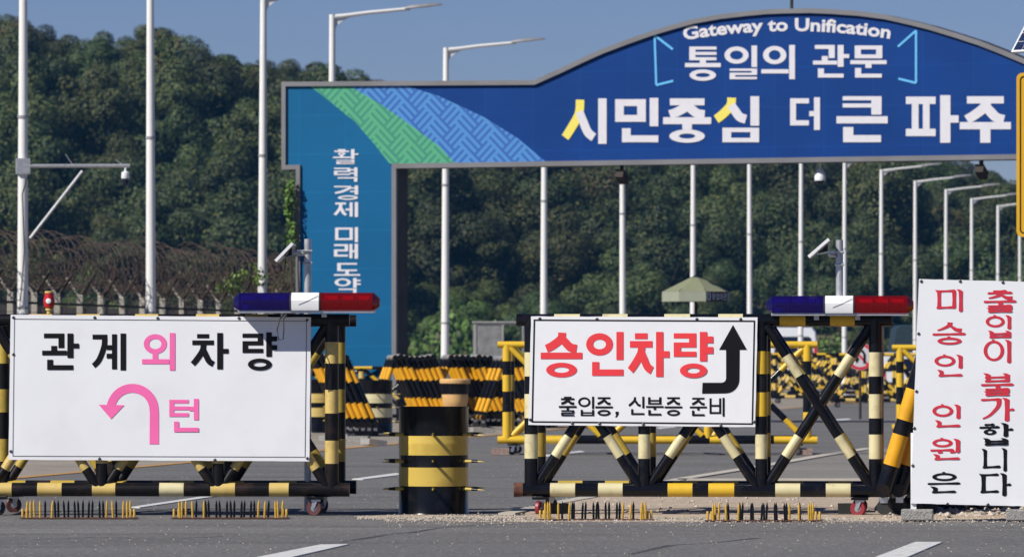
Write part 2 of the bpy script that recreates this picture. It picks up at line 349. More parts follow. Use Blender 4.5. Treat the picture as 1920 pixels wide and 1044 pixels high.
# ------------------------------------------------------------ Hangul lettering, drawn stroke by stroke
CH_L = 'ㄱㄲㄴㄷㄸㄹㅁㅂㅃㅅㅆㅇㅈㅉㅊㅋㅌㅍㅎ'
CH_V = 'ㅏㅐㅑㅒㅓㅔㅕㅖㅗㅘㅙㅚㅛㅜㅝㅞㅟㅠㅡㅢㅣ'
CH_T = ' ㄱㄲㄳㄴㄵㄶㄷㄹㄺㄻㄼㄽㄾㄿㅀㅁㅂㅄㅅㅆㅇㅈㅊㅋㅌㅍㅎ'
def strokes_cons(j, x0, y0, x1, y1, w, h, side):
    Wd, H = x1 - x0, y1 - y0; cx = (x0 + x1) / 2; S = []
    if j in 'ㄹㅌㅋㅂ': h = min(h, H / 4.6)
    elif j in 'ㅁㄷㅍㅎㅊ': h = min(h, H / 3.3)
    if j in 'ㅁㅂㅌㄷ': w = min(w, Wd / 3.2)
    def r(a, b, c, d): S.append(('r', a, b, c, d))
    def siot(top, apex_w=w):
        S.append(('p', [(cx + .02 * Wd, top), (cx - .02 * Wd, top - .35 * (top - y0)), (x0 + .22 * Wd, y0 + .28 * (top - y0)), (x0 + .02 * Wd, y0 + .04)], [w, w, w, w * .95]))
        S.append(('p', [(cx, top - .30 * (top - y0)), (cx + .14 * Wd, y0 + .42 * (top - y0)), (x1 - .22 * Wd, y0 + .18 * (top - y0)), (x1 - .02 * Wd, y0 + .04)], [w * .9, w, w, w * .95]))
    if j == 'ㄱ':
        r(x0, y1 - h, x1, y1)
        if side == 'v': S.append(('p', [(x1 - w * .5, y1), (x1 - w * .55, y1 - .35 * H), (x0 + .45 * Wd, y0 + .22 * H), (x0 + .06 * Wd, y0 + .02)], [w, w, w, w * .9]))
        else: r(x1 - w, y0, x1, y1)
    elif j == 'ㄴ': r(x0, y0, x0 + w, y1); r(x0, y0, x1, y0 + h)
    elif j == 'ㄷ': r(x0, y1 - h, x1, y1); r(x0, y0, x0 + w, y1); r(x0, y0, x1, y0 + h)
    elif j == 'ㄹ':
        m = (y0 + y1) / 2; r(x0, y1 - h, x1, y1); r(x1 - w, m - h / 2, x1, y1); r(x0, m - h / 2, x1, m + h / 2); r(x0, y0, x0 + w, m + h / 2); r(x0, y0, x1, y0 + h)
    elif j == 'ㅁ': r(x0, y1 - h, x1, y1); r(x0, y0, x0 + w, y1); r(x1 - w, y0, x1, y1); r(x0, y0, x1, y0 + h)
    elif j == 'ㅂ':
        m = y0 + H * .52; r(x0, y0, x0 + w, y1); r(x1 - w, y0, x1, y1); r(x0, m - h / 2, x1, m + h / 2); r(x0, y0, x1, y0 + h)
    elif j == 'ㅅ': siot(y1)
    elif j == 'ㅇ': S.append(('o', cx, (y0 + y1) / 2, Wd / 2, H / 2))
    elif j == 'ㅈ': r(x0 + .02, y1 - h, x1 - .02, y1); siot(y1 - h * .4)
    elif j == 'ㅊ':
        r(cx - Wd * .28, y1 - h * .9, cx + Wd * .28, y1); b = y1 - H * .2; r(x0, b - h, x1, b); siot(b - h * .3)
    elif j == 'ㅋ':
        r(x0, y1 - h, x1, y1); r(x0, (y0 + y1) / 2 - h / 2, x1, (y0 + y1) / 2 + h / 2)
        if side == 'v': S.append(('p', [(x1 - w * .5, y1), (x1 - w * .6, y1 - .4 * H), (x0 + .45 * Wd, y0 + .2 * H), (x0 + .1 * Wd, y0)], w))
        else: r(x1 - w, y0, x1, y1)
    elif j == 'ㅌ':
        m = (y0 + y1) / 2; r(x0, y1 - h, x1, y1); r(x0, y0, x0 + w, y1); r(x0, m - h / 2, x1, m + h / 2); r(x0, y0, x1, y0 + h)
    elif j == 'ㅍ':
        r(x0, y1 - h, x1, y1); r(x0, y0, x1, y0 + h); r(x0 + .2 * Wd, y0, x0 + .2 * Wd + w * .66, y1); r(x1 - .2 * Wd - w * .66, y0, x1 - .2 * Wd, y1)
    elif j == 'ㅎ':
        r(cx - Wd * .25, y1 - h, cx + Wd * .25, y1); b = y1 - H * .22 - h * .1; r(x0, b - h, x1, b); ry = (b - h * 1.12 - y0) / 2
        S.append(('o', cx, y0 + ry, min(Wd * .38, ry * 1.5), ry))
    return S
def syllable(c, w, h):
    k = ord(c) - 0xAC00; l, v, t = CH_L[k // 588], CH_V[(k % 588) // 28], CH_T[k % 28]; S = []
    fin = t != ' '
    def r(a, b, c_, d): S.append(('r', a, b, c_, d))
    if v in 'ㅏㅑㅓㅕㅣㅐㅔㅖ':
        b0 = .36 if fin else 0
        two = v in 'ㅐㅔㅖ'; tick = v in 'ㅏㅑ'
        sx = 1 - w - (.13 if tick else 0)
        lx = sx - w * 1.55 if two else sx
        left_tick = .17 if v in 'ㅓㅕㅔㅖ' else .10
        cx1 = lx - (left_tick if v in 'ㅓㅕㅔㅖ' else .09) + (.03 if two else 0)
        cy0 = .46 if fin else (.1 if l not in 'ㄹㅌㄷㅁㄴㅂㅍ' else .14)
        S += strokes_cons(l, 0, cy0, cx1, .97, w, h, 'v' if v in 'ㅏㅑㅓㅕㅣㅐㅔㅖ' and not (fin and l == 'ㄱ') or l == 'ㄱ' else 'h')
        r(sx, b0, sx + w, 1)
        if two: r(lx, b0 + .03, lx + w * .9, .98)
        mid = (b0 + 1) / 2 + (.02 if fin else 0)
        if v == 'ㅏ': r(sx + w * .5, mid - h / 2, 1.03, mid + h / 2)
        if v == 'ㅑ': r(sx + w * .5, mid + .13 - h / 2, 1.03, mid + .13 + h / 2); r(sx + w * .5, mid - .1 - h / 2, 1.03, mid - .1 + h / 2)
        if v == 'ㅓ' : r(cx1 + .01, mid - h / 2, sx + w * .5, mid + h / 2)
        if v == 'ㅔ': r(cx1 - .04, mid - h / 2, lx + w * .5, mid + h / 2)
        if v in 'ㅕㅖ':
            for d in (.12, -.11): r(cx1 - .02, mid + d - h / 2, (sx if v == 'ㅕ' else lx) + w * .5, mid + d + h / 2)
        if v == 'ㅐ': r(lx + w * .5, mid - h / 2, sx + w * .5, mid + h / 2)
        if fin: S += strokes_cons(t, .16, 0, sx + w if t != 'ㅇ' else sx + w, .315, w, h, 'h')
    elif v in 'ㅗㅜㅡ':
        if fin:
            S += strokes_cons(l, .12, .60, .88, 1, w, h, 'h')
            if v == 'ㅗ': r(.5 - w / 2, .44, .5 + w / 2, .62); r(0, .40, 1, .40 + h)
            elif v == 'ㅜ': r(0, .42, 1, .42 + h); r(.5 - w / 2, .30, .5 + w / 2, .46)
            else: r(0, .41, 1, .41 + h)
            S += strokes_cons(t, .13, 0, .87, .33 if v != 'ㅜ' else .30, w, h, 'h')
        else:
            S += strokes_cons(l, .12, .46 if v != 'ㅗ' else .36, .88, 1, w, h, 'h')
            if v == 'ㅗ': r(.5 - w / 2, .04, .5 + w / 2, .4); r(0, 0, 1, h)
            elif v == 'ㅜ': r(0, .29, 1, .29 + h); r(.5 - w / 2, 0, .5 + w / 2, .34)
            else: r(0, .1, 1, .1 + h)
    else:                                             # ㅘ ㅚ ㅝ ㅢ
        tick = v == 'ㅘ'; sx = 1 - w - (.13 if tick else 0); b0 = .33 if fin else 0
        hx = sx - .035
        if fin:
            S += strokes_cons(l, .05, .60, hx - .05, 1.0, w, h, 'h')
            by = .40
            if v in 'ㅘㅚ': r(hx * .5 - w / 2, by, hx * .5 + w / 2, .66)
            r(0, by, hx + (.0 if v != 'ㅘ' else .02), by + h)
            if v == 'ㅝ': r(hx * .42 - w / 2, .3, hx * .42 + w / 2, by + .02); r(hx - .13, .335, sx + .02, .335 + h * .7)
            S += strokes_cons(t, .14, 0, sx + w, .28, w, h, 'h')
        else:
            S += strokes_cons(l, .05, .44, hx - .05, .97, w, h, 'h')
            if v in 'ㅘㅚ': r(hx * .5 - w / 2, .2, hx * .5 + w / 2, .5)
            r(0, .17, hx + .02, .17 + h)
        r(sx, b0, sx + w, 1)
        if tick: r(sx + w * .5, .66 - h / 2, 1.03, .66 + h / 2)
    return S
def stroke_polys(S, w, h, brush):
    out = []
    for s in S:
        if s[0] == 'r':
            a, b, c, d = s[1:]
            if not brush: out.append([(a, b), (c, b), (c, d), (a, d)])
            elif (c - a) > (d - b) * 1.15:            # a thin level stroke with a heavier start and end
                y = (b + d) / 2; e = .022 if c - a > .5 else .012
                out.append(pline([(a - .015, y + e * .2), (a + .05, y - e * .3), ((a + c) / 2, y + e * .4), (c - .07, y + e), (c - .01, y + e * .3)], [h * .75, h * .95, h * .75, h * 1.15, h * .5]))
            else:                                     # a heavy upright stroke with a slanted head
                x = (a + c) / 2; g = min(w, .5 * (d - b))
                out.append([(x - w * .95, d + .01), (x - w * .1, d - g * .05), (x + w * .5, d - g * .45), (x + w * .45, (b + d) / 2), (x + w * .5, b + g * .35), (x + w * .1, b), (x - w * .45, b + g * .3), (x - w * .36, (b + d) / 2), (x - w * .45, d - g * .7)])
        elif s[0] == 'p':
            ws = s[2] if isinstance(s[2], list) else [s[2]] * len(s[1])
            pts = s[1]
            # smooth the stroke's bend
            P = []; Wv = []
            for i in range(len(pts) - 1):
                for q in range(4):
                    t = q / 4; P_ = [pts[max(i - 1, 0)], pts[i], pts[i + 1], pts[min(i + 2, len(pts) - 1)]]
                    P.append(tuple(.5 * (2 * P_[1][z] + (P_[2][z] - P_[0][z]) * t + (2 * P_[0][z] - 5 * P_[1][z] + 4 * P_[2][z] - P_[3][z]) * t * t + (3 * P_[1][z] - P_[0][z] - 3 * P_[2][z] + P_[3][z]) * t ** 3) for z in (0, 1)))
                    Wv.append(ws[i] + (ws[i + 1] - ws[i]) * t)
            P.append(pts[-1]); Wv.append(ws[-1])
            if brush: n = len(Wv); Wv = [w * (1.05 - .75 * i / n) if pts[-1][0] < pts[0][0] else w * (.45 + .75 * i / n) for i in range(n)]
            out.append(pline(P, Wv))
        else:
            _, cx, cy, rx, ry = s; n = 28; wx = w if not brush else w * .8; hy = h if not brush else h * .95
            wx = min(wx, rx * .62); hy = min(hy, ry * .62)
            o = [(cx + rx * math.cos(2 * math.pi * k / n), cy + ry * math.sin(2 * math.pi * k / n)) for k in range(n + 1)]
            i_ = [(cx + (rx - wx) * math.cos(2 * math.pi * k / n), cy + (ry - hy) * math.sin(2 * math.pi * k / n)) for k in range(n + 1)]
            out.append(('ring', o, i_))
            if brush: out.append([(cx - w * .5, cy + ry + .05), (cx + w * .1, cy + ry + .05), (cx + w * .35, cy + ry - hy * .5), (cx - w * .2, cy + ry - hy * .5)])
    return out
def glyph(mb, c, box, pl, y, m, w=.17, h=.13, brush=False, dz=.0004, special=None):
    """draw syllable c so that it fills the photo rectangle box on plane pl; special: {stroke index: material}"""
    S = stroke_polys(syllable(c, w, h), w, h, brush)
    al = [p for s in S for p in (s[1] if s[0] == 'ring' else s)]
    a0, a1 = min(p[0] for p in al), max(p[0] for p in al); b0, b1 = min(p[1] for p in al), max(p[1] for p in al)
    def T(p): return pl.uv(box[0] + (p[0] - a0) / (a1 - a0) * (box[2] - box[0]), box[3] - (p[1] - b0) / (b1 - b0) * (box[3] - box[1]))
    for i, s in enumerate(S):
        mm = (special or {}).get(i, m); yy = y - i * dz
        if s[0] == 'ring':
            for k in range(len(s[1]) - 1):
                q = [T(s[1][k]), T(s[1][k + 1]), T(s[2][k + 1]), T(s[2][k])]
                mb.face([(u, yy, v) for u, v in q], mm)
        else: mb.flat([T(p) for p in s], yy, mm)
def latin(mb, text, m, place, off=.022):
    """builtin-font letters; place(x, y) maps text units to a point"""
    c = bpy.data.curves.new('t', 'FONT'); c.body = text; c.resolution_u = 3; c.offset = off
    o = bpy.data.objects.new('t', c); col.objects.link(o)
    me = bpy.data.meshes.new_from_object(o.evaluated_get(bpy.context.evaluated_depsgraph_get()))
    i = len(mb.v); k = mb.mi(m)
    wmin = min(v.co.x for v in me.vertices); wmax = max(v.co.x for v in me.vertices)
    mb.v += [place((v.co.x - wmin) / (wmax - wmin), v.co.y, ) for v in me.vertices]
    for p in me.polygons: mb.f.append(tuple(i + a for a in p.vertices)); mb.m.append(k)
    bpy.data.objects.remove(o); bpy.data.meshes.remove(me)

# ------------------------------------------------------------ ground
def sheet(name, pts, z, m, kind='structure'):
    mb = MB(); i = 0
    mb.v = [(p[0], p[1], z) for p in pts]; k = mb.mi(m)
    for t in tessellate_polygon([[Vector((p[0], p[1], 0)) for p in pts]]): mb.f.append(tuple(t)); mb.m.append(k)
    o = mb.build(name, smooth=False, recalc=False)
    for p in o.data.polygons:
        if p.normal.z < 0: p.flip()
    if z > .005:                                      # the edge goes down to the ground
        me = o.data; bm = bmesh.new(); bm.from_mesh(me)
        ed = [e for e in bm.edges if e.is_boundary]; r = bmesh.ops.extrude_edge_only(bm, edges=ed)
        for v in r['geom']:
            if isinstance(v, bmesh.types.BMVert): v.co.z = -.02
        bm.to_mesh(me); bm.free()
    return tag(o, kind=kind)
def gs(*px): return [G(*p) for p in px]
sheet('ground', [(-240, -8), (240, -8), (240, 690), (-240, 690)], 0, 'earth')
sheet('road', [(-60, -6), (60, -6), (60, 300), (90, 470), (40, 470), (-60, 300)], .004, 'asphalt')
def sidex(Y): return .137 * Y - 13.9
sheet('sidewalk', [(sidex(40) - 30, 40), (sidex(40), 40), (sidex(110), 110), (sidex(320), 320), (sidex(320) - 60, 320)], .008, 'sidewalk')
sheet('road_marking', [(sidex(y) + dx, y) for dx, ys in ((.05, (45, 110, 300)), (.20, (300, 110, 45))) for y in ys], .012, 'orangeline')
for q in ([(245, 952), (420, 926), (443, 926), (262, 953)], [(660, 899), (742, 888), (760, 890), (680, 900)], [(1004, 855), (1088, 846), (1098, 848), (1018, 858)],
          [(480, 1047), (600, 1023), (655, 1022), (545, 1047)], [(1640, 1047), (1716, 1018), (1767, 1018), (1700, 1047)], [(1552, 788), (1590, 785), (1597, 787), (1562, 790)],
          [(1230, 802), (1262, 799), (1270, 801), (1240, 804)]):
    sheet('road_marking', gs(*q), .012, 'whiteline')
for q in ([(640, 1016), (690, 1009), (735, 1001), (770, 999), (830, 989), (905, 984), (1010, 982)], [(1180, 1040), (1260, 1022), (1330, 1019), (1420, 1009)], [(60, 1012), (180, 1008), (300, 1011), (420, 1006)]):
    P = [G(*p) for p in q]; sheet('road_crack', pline([(p.x, p.y) for p in P], [.03 + .05 * (i % 2) for i in range(len(P))]), .0048, 'crack')
# the traffic island on the right
sheet('traffic_island', gs((975, 963), (1042, 946), (1125, 931), (1285, 899), (1446, 874), (1540, 856), (1630, 842), (1800, 836), (2300, 836), (2300, 900), (975, 963.4)), .008, 'paleasphalt')
sheet('dirt_strip', gs((985, 964), (1060, 944), (1200, 917), (1275, 903), (1720, 903), (2100, 903), (2100, 972), (985, 972)), .016, 'dirt')
def kerbline(pts, w0, w1):
    P = [G(*p) for p in pts]; n = len(P)
    poly = pline([(p.x, p.y) for p in P], [w0 + (w1 - w0) * i / (n - 1) for i in range(n)])
    return sheet('kerb_line', poly, .022, 'kerb')
kerbline([(950, 966), (1042, 946), (1125, 931), (1285, 899), (1446, 873), (1540, 856), (1632, 842)], .14, .2)
kerbline([(1270, 901), (1500, 901), (1725, 901)], .5, .5)
gp = MB()
def wob(x, k, amp): return sum(amp / (q + 1) * math.sin(x * (.013 * (2.1 ** q)) + k * 7 + q * 1.7) for q in range(6))
gx = [664 + i * 3 for i in range(424)]
sheet('gravel_strip', gs(*[(x, 967.5 + wob(x, 1, .9) + max(0, 3 - (x - 664) * .1)) for x in gx], *[(x, 976 + wob(x, 2, 1.7) - max(0, 6 - (x - 664) * .07)) for x in reversed(gx)]), .008, 'dirt')
def pebble(mb, p, r):
    q = Matrix.Rotation(rnd.uniform(0, 6), 3, 'Z') @ Matrix.Rotation(rnd.uniform(0, 6), 3, 'X')
    vs = [(1, 0, 0), (-1, 0, 0), (0, 1, 0), (0, -1, 0), (0, 0, 1), (0, 0, -1)]
    i = len(mb.v); k = mb.mi('pebble')
    for v in vs:
        v = q @ (Vector(v) * r * rnd.uniform(.6, 1.2)); mb.v.append((p[0] + v.x, p[1] + v.y, p[2] + v.z * .75))
    for f in ((0, 2, 4), (2, 1, 4), (1, 3, 4), (3, 0, 4), (2, 0, 5), (1, 2, 5), (3, 1, 5), (0, 3, 5)): mb.f.append(tuple(i + a for a in f)); mb.m.append(k)
for _ in range(6500):
    x = rnd.uniform(670, 1960); y = rnd.gauss(973, 3.6) + (abs(rnd.gauss(0, 7)) if rnd.random() < .12 else 0) if x > 720 else rnd.gauss(972, 1.6)
    p = G(x, y); pebble(gp, (p.x, p.y, .009), rnd.choice((.004, .005, .006, .008, .011)) * rnd.uniform(.7, 1.3))
for _ in range(900):
    x = rnd.uniform(1000, 1960); y = rnd.uniform(906, 966)
    p = G(x, y); pebble(gp, (p.x, p.y, .018), rnd.choice((.007, .011, .02)))
for _ in range(1500):
    x = rnd.uniform(0, 1920); y = rnd.uniform(870, 1043)
    p = G(x, y); pebble(gp, (p.x, p.y, .006), rnd.choice((.003, .003, .004, .005, .008)))
for _ in range(260):
    x = rnd.uniform(1660, 1930); y = rnd.uniform(940, 972)
    p = G(x, y); pebble(gp, (p.x, p.y, .02), rnd.choice((.02, .03, .045)))
tag(gp.build('gravel', smooth=False), kind='stuff')

# ------------------------------------------------------------ barricades
ZT, ZB = 1.60, .215
POSTS = (0, .925, 1.88, 2.81)
def bands(z0, z1, spec): return [((a - z0) / (z1 - z0), (b - z0) / (z1 - z0), m) for a, b, m in spec]
def caster(root, x, y, tyre, name='caster', turn=0.5, r=.066):
    mb = MB(); mb.box(x - .07, y - .05, .135, x + .07, y + .05, .155, 'black_worn')
    mb.box(x - .035, y - .03, .118, x + .035, y + .03, .135, 'chrome')
    c = mb.build('caster', root)
    mx = Matrix.Translation((x - .012, y, r)) @ Matrix.Rotation(turn, 4, 'Z')
    f = MB()
    for s in (-1, 1):
        f.loft([[mx @ Vector((a, s * .026 + d, b)) for a, b in ((-.009, -.012), (.009, -.012), (.036, .056), (-.014, .056))] for d in (-.003, .003)], 'chrome')
    f.tube(mx @ Vector((0, -.034, 0)), mx @ Vector((0, .034, 0)), .012, 'chrome', n=8)
    f.build('fork', c)
    w = MB(); prof = [(.028, -.017), (r - .006, -.018), (r, -.012), (r, .012), (r - .006, .018), (.028, .017)]
    ring = [[mx @ Vector((q * math.cos(a), h, q * math.sin(a))) for q, h in prof] for a in [2 * math.pi * k / 20 for k in range(21)]]
    w.loft([list(z) for z in ring], tyre, cap=False)
    w.tube(mx @ Vector((0, -.015, 0)), mx @ Vector((0, .015, 0)), .037, 'chrome', n=16)
    w.build('wheel', c)
    return c
def make_barricade(name, label, cat, post_b, top_b, bot_b, brace_b, base='black', rear=None, tyres=('redtyre',) * 4, group=None, depth=.95, x_over=(.12, .13), rusty=False, xs=1.0):
    PO = tuple(u * xs for u in POSTS); EN = PO[-1]; top_b = [(a * xs, b * xs, m) for a, b, m in top_b]; bot_b = [(a * xs, b * xs, m) for a, b, m in bot_b]
    root = thing(name, label, cat, group=group)
    for y, fr in ((0, True), (depth, False)):
        def q(sp): return sp if fr or not rear else [(a, b, rear) for a, b, m in sp]
        mb = MB(); mb.tube((-x_over[0], y, ZT), (EN + x_over[1], y, ZT), .05, base, bands=bands(-x_over[0], EN + x_over[1], q(top_b))); mb.build('rail', root)
        mb = MB()
        if rusty and fr: mb.tube((-x_over[0] - .02, y, ZB), (-x_over[0] + .1, y, ZB), .062, 'rust', r1=.054)
        mb.tube((-x_over[0] - .0, y, ZB), (EN + x_over[1], y, ZB), .057, base, bands=bands(-x_over[0], EN + x_over[1], q(bot_b))); mb.build('rail', root)
        for i, u in enumerate(PO):
            pb = post_b[i] if isinstance(post_b, tuple) else post_b
            mb = MB(); mb.tube((u, y, ZB), (u, y, ZT), .056 if i in (0, 3) else .05, base, bands=bands(ZB, ZT, q(pb))); mb.build('post', root)
        for i in range(3):
            a, b = PO[i] + .04, PO[i + 1] - .04
            for p0, p1 in (((a, y + .012, ZB + .03), (b, y + .012, ZT - .04)), ((b, y - .012, ZB + .03), (a, y - .012, ZT - .04))):
                mb = MB(); mb.tube(p0, p1, .04, base, bands=bands(ZB, ZT, q(brace_b)), n=12); mb.build('brace', root)
    for u in PO:
        for z in (ZB, ZT):
            mb = MB(); mb.tube((u, 0, z), (u, depth, z), .035, base, n=10, bands=[(.3, .5, rear or 'yellow')]); mb.build('cross_tie', root)
    k = 0
    for y in (0, depth):
        for u in (.08 if y == 0 else .1, EN - .13):
            caster(root, u, y, tyres[k], turn=(.35, -.3, .3, .9)[k] if tyres[0] == 'rubber' else (1.25, -.35, .3, .5)[k]); k += 1
    return root
PA = Plane(622, 46.5, 1.8); PB = Plane(996, 46.5, 4.3)
postA = [(1.245, 1.42, 'tan'), (.838, 1.03, 'tan'), (.428, .616, 'tan')]
barA = make_barricade('barricade', 'black and tan striped steel barricade under the white sign with pink arrow', 'barricade', postA,
    [(a, a + .19, 'tan') for a in (.33, .72, 1.2, 1.7, 2.1)], [(-.02, .19, 'tan'), (.40, .60, 'tan'), (.85, 1.04, 'tan'), (1.40, 1.60, 'cream'), (1.82, 2.02, 'tan'), (2.30, 2.46, 'tan')],
    [(1.2, 1.36, 'tan'), (.36, .5, 'tan')], 'black_worn', rear='dullyellow', tyres=('rubber', 'darktyre', 'darktyre', 'darktyre'), group='striped barricades in the front row', x_over=(.13, .145))
u0, _ = 0, 0
barA.location = PA.o + Vector((-2.81 * math.cos(PA.a), 2.81 * math.sin(PA.a), 0)); barA.rotation_euler = (0, 0, PA.rot)
cream = [(1.14, 1.336, 'cream'), (.8, .996, 'cream'), (.47, .668, 'cream')]
mix2 = [(1.16, 1.345, 'yellow'), (.815, 1.01, 'yellow'), (.47, .668, 'cream')]
barB = make_barricade('barricade', 'black and cream striped steel barricade under the sign with red letters and black arrow', 'barricade', (cream, cream, mix2, cream),
    [(.19, .4, 'cream'), (.585, .79, 'cream'), (1.09, 1.3, 'cream'), (1.53, 1.73, 'cream'), (2.03, 2.24, 'yellow'), (2.44, 2.64, 'yellow')],
    [(.157, .362, 'cream'), (.55, .75, 'cream'), (1.118, 1.32, 'yellow'), (1.45, 1.66, 'yellow'), (1.995, 2.197, 'cream'), (2.406, 2.607, 'cream')],
    [(1.16, 1.335, 'cream'), (.47, .645, 'cream')], 'black', rear='dullyellow', tyres=('redtyre', 'redtyre', 'rubber', 'redtyre'), group='striped barricades in the front row', rusty=True)
barB.location = PB.o; barB.rotation_euler = (0, 0, PB.rot)

# ------------------------------------------------------------ sign boards
def board(name, label, pl, corners, y, group=None, cat='sign', thick=.012, frame=None, screws=(), mats='board', legs=()):
    root = thing(name, label, cat, pl.o, pl.rot, group)
    poly = [pl.uv(*c) for c in corners]
    mb = MB(); n = 24                                 # a slightly buckled sheet
    (a, b, c, d) = poly
    i0 = 0; rings = []
    def pt(s, t, yy): 
        top = (a[0] + (b[0] - a[0]) * s, a[1] + (b[1] - a[1]) * s); bot = (d[0] + (c[0] - d[0]) * s, d[1] + (c[1] - d[1]) * s)
        return (top[0] + (bot[0] - top[0]) * t, yy, top[1] + (bot[1] - top[1]) * t)
    wob = .0015
    loop = [pt(s / n, 0, 0) for s in range(n)] + [pt(1, s / 12, 0) for s in range(12)] + [pt(1 - s / n, 1, 0) for s in range(n)] + [pt(0, 1 - s / 12, 0) for s in range(12)]
    loop = [(x + rnd.uniform(-wob, wob), z + rnd.uniform(-wob, wob)) for x, _, z in loop]
    mb.prism(loop, y, y + thick, mats)
    mb.build('panel', root, angle=20)
    if screws:
        s = MB(); s.lathe([(.012, 0), (.012, -.006), (.006, -.010)], 'screw', n=8, axis='Y'); o = s.build('screw', root)
        for i, (px, py) in enumerate(screws):
            if i: o = o.copy(); col.objects.link(o)
            u, v = pl.uv(px, py); o.location = (u, y - .0005, v)
    return root
def rect_line(mb, pl, corners, w, y, m):
    P = [pl.uv(*c) for c in corners]
    for i in range(4):
        a, b = P[i], P[(i + 1) % 4]; e = w / 2
        d = math.hypot(b[0] - a[0], b[1] - a[1]); tx, ty = (b[0] - a[0]) / d * e, (b[1] - a[1]) / d * e
        mb.flat(pline([(a[0] - tx, a[1] - ty), (b[0] - tx * 1.0, b[1] - ty * 1.0)], w), y - i * .0003, m)
# the U-turn sign on the left barricade
YA = -.075
sA = board('sign_board', 'white rectangular sign with a pink curved arrow and black and pink letters', PA, [(22, 590), (584, 595), (581, 864), (18, 861)], YA, group='signs fixed to the barricades',
    screws=[(27, 595), (179, 595), (297, 596), (449, 596), (577, 600), (577, 858), (404, 861), (188, 859), (22, 845), (27, 664)])
mb = MB(); rect_line(mb, PA, [(29, 598), (576, 602), (573, 856), (26, 854)], .004, YA - .003, 'inkblack'); mb.build('border_line', sA)
mb = MB()
for c, bx, m in (('관', (81, 625, 150, 693), 'inkblack'), ('계', (174, 625, 238, 694), 'inkblack'), ('외', (268, 624, 330, 694), 'inkpink'), ('차', (359, 624, 430, 692), 'inkblack'), ('량', (456, 623, 521, 694), 'inkblack'), ('턴', (319, 747, 374, 809), 'inkpink')):
    glyph(mb, c, bx, PA, YA - .003, m, .165, .13)
mb.build('lettering', sA, smooth=False)
mb = MB(); arc = []
cxo, cyo = 250, 765
outer = [(299.5, 832)] + [(299.5, 775)] + [(cxo + 49 * math.cos(R(t)), 768 - 49 * math.sin(R(t))) for t in range(5, 176, 10)] + [(201, 762)]
inner = [(217, 762)] + [(cxo - .5 + 32.5 * math.cos(R(t)), 768 - 32.5 * math.sin(R(t))) for t in range(172, 4, -10)] + [(282.5, 775), (282, 832)]
mb.flat([PA.uv(*p) for p in outer + inner], YA - .003, 'inkpink')
mb.flat([PA.uv(*p) for p in ((187, 758), (235, 759), (210, 785))], YA - .0035, 'inkpink')
mb.build('arrow', sA, smooth=False)
# the approved-vehicles sign
YB = -.075
sB = board('sign_board', 'white rectangular sign with bold red letters and a black arrow pointing up', PB, [(997, 593), (1421, 595), (1416.5, 800), (992, 796)], YB, group='signs fixed to the barricades',
    screws=[(1013, 597), (1120, 598), (1307, 598), (1389, 598), (1074, 793), (1125, 793.5), (1207, 795), (1352, 797), (995, 786), (1414, 790)])
mb = MB(); rect_line(mb, PB, [(1003, 600), (1415, 602), (1411, 794), (999, 790)], .011, YB - .003, 'inkblack'); mb.build('border_line', sB)
mb = MB()
for c, bx in (('승', (1015, 623, 1093, 707)), ('인', (1100, 622, 1170, 704)), ('차', (1178, 622, 1256, 706)), ('량', (1264, 622, 1338, 708))): glyph(mb, c, bx, PB, YB - .003, 'inkred', .19, .145)
for c, bx in (('출', (1049, 743, 1082, 779)), ('입', (1085, 743, 1115, 779)), ('증', (1117, 744, 1150, 779)), ('신', (1179, 743, 1209, 777)), ('분', (1212, 744, 1245, 778)), ('증', (1247, 744, 1280, 779)), ('준', (1294, 745, 1326, 779)), ('비', (1331, 745, 1359, 780))): glyph(mb, c, bx, PB, YB - .003, 'inkblack', .135, .10)
mb.flat([PB.uv(*p) for p in ((1155, 771), (1161, 771), (1161, 776), (1157, 782), (1154, 781), (1157, 776.5), (1155, 776))], YB - .003, 'inkblack')
mb.build('lettering', sB, smooth=False)
mb = MB(); rr = 26
bend = [(1387 - rr + rr * math.cos(R(t)), 737 - rr + rr * math.sin(R(t))) for t in range(0, 91, 15)]
bin_ = [(1362 - 8 + 8 * math.cos(R(t)), 717 - 8 + 8 * math.sin(R(t))) for t in range(90, -1, -30)]
mb.flat([PB.uv(*p) for p in [(1387.5, 655)] + bend + [(1317, 737.5), (1318, 717)] + bin_ + [(1362, 655)]], YB - .003, 'inkblack')
mb.flat([PB.uv(*p) for p in ((1349, 655.5), (1375, 609), (1401, 655.5))], YB - .0035, 'inkblack')
mb.build('arrow', sB, smooth=False)
# the tall sign on the right
PC = Plane(1713, 44.75, 3)
sC = board('tall_sign_board', 'tall white sign with two columns of red and black brush letters', PC, [(1723, 523), (1962, 529), (1948, 949), (1707, 943)], 0, thick=.02,
    screws=[(1727, 527), (1722, 625), (1718, 733), (1714, 802), (1711, 872), (1776, 944), (1852, 945), (1800, 527), (1880, 529)])
mb = MB()
for c, bx, k in (('미', (1753, 542, 1805, 585), 0), ('승', (1748, 604, 1811, 646), 0), ('인', (1752, 664, 1805, 706), 0), ('인', (1748, 757, 1801, 801), 0), ('원', (1744, 820, 1800, 862), 0), ('은', (1739, 884, 1801, 924), 1),
    ('출', (1844, 543, 1906, 586), 0), ('입', (1848, 590, 1896, 634), 0), ('이', (1844, 636, 1896, 681), 0), ('불', (1839, 699, 1901, 742), 0), ('가', (1839, 745, 1902, 790), 0), ('합', (1836, 792, 1900, 835), 1), ('니', (1840, 839, 1888, 884), 1), ('다', (1835, 886, 1896, 930), 1)):
    glyph(mb, c, bx, PC, -.003, 'inkblack' if k else 'inkcrimson', .165, .11, brush=True)
mb.build('lettering', sC, smooth=False)
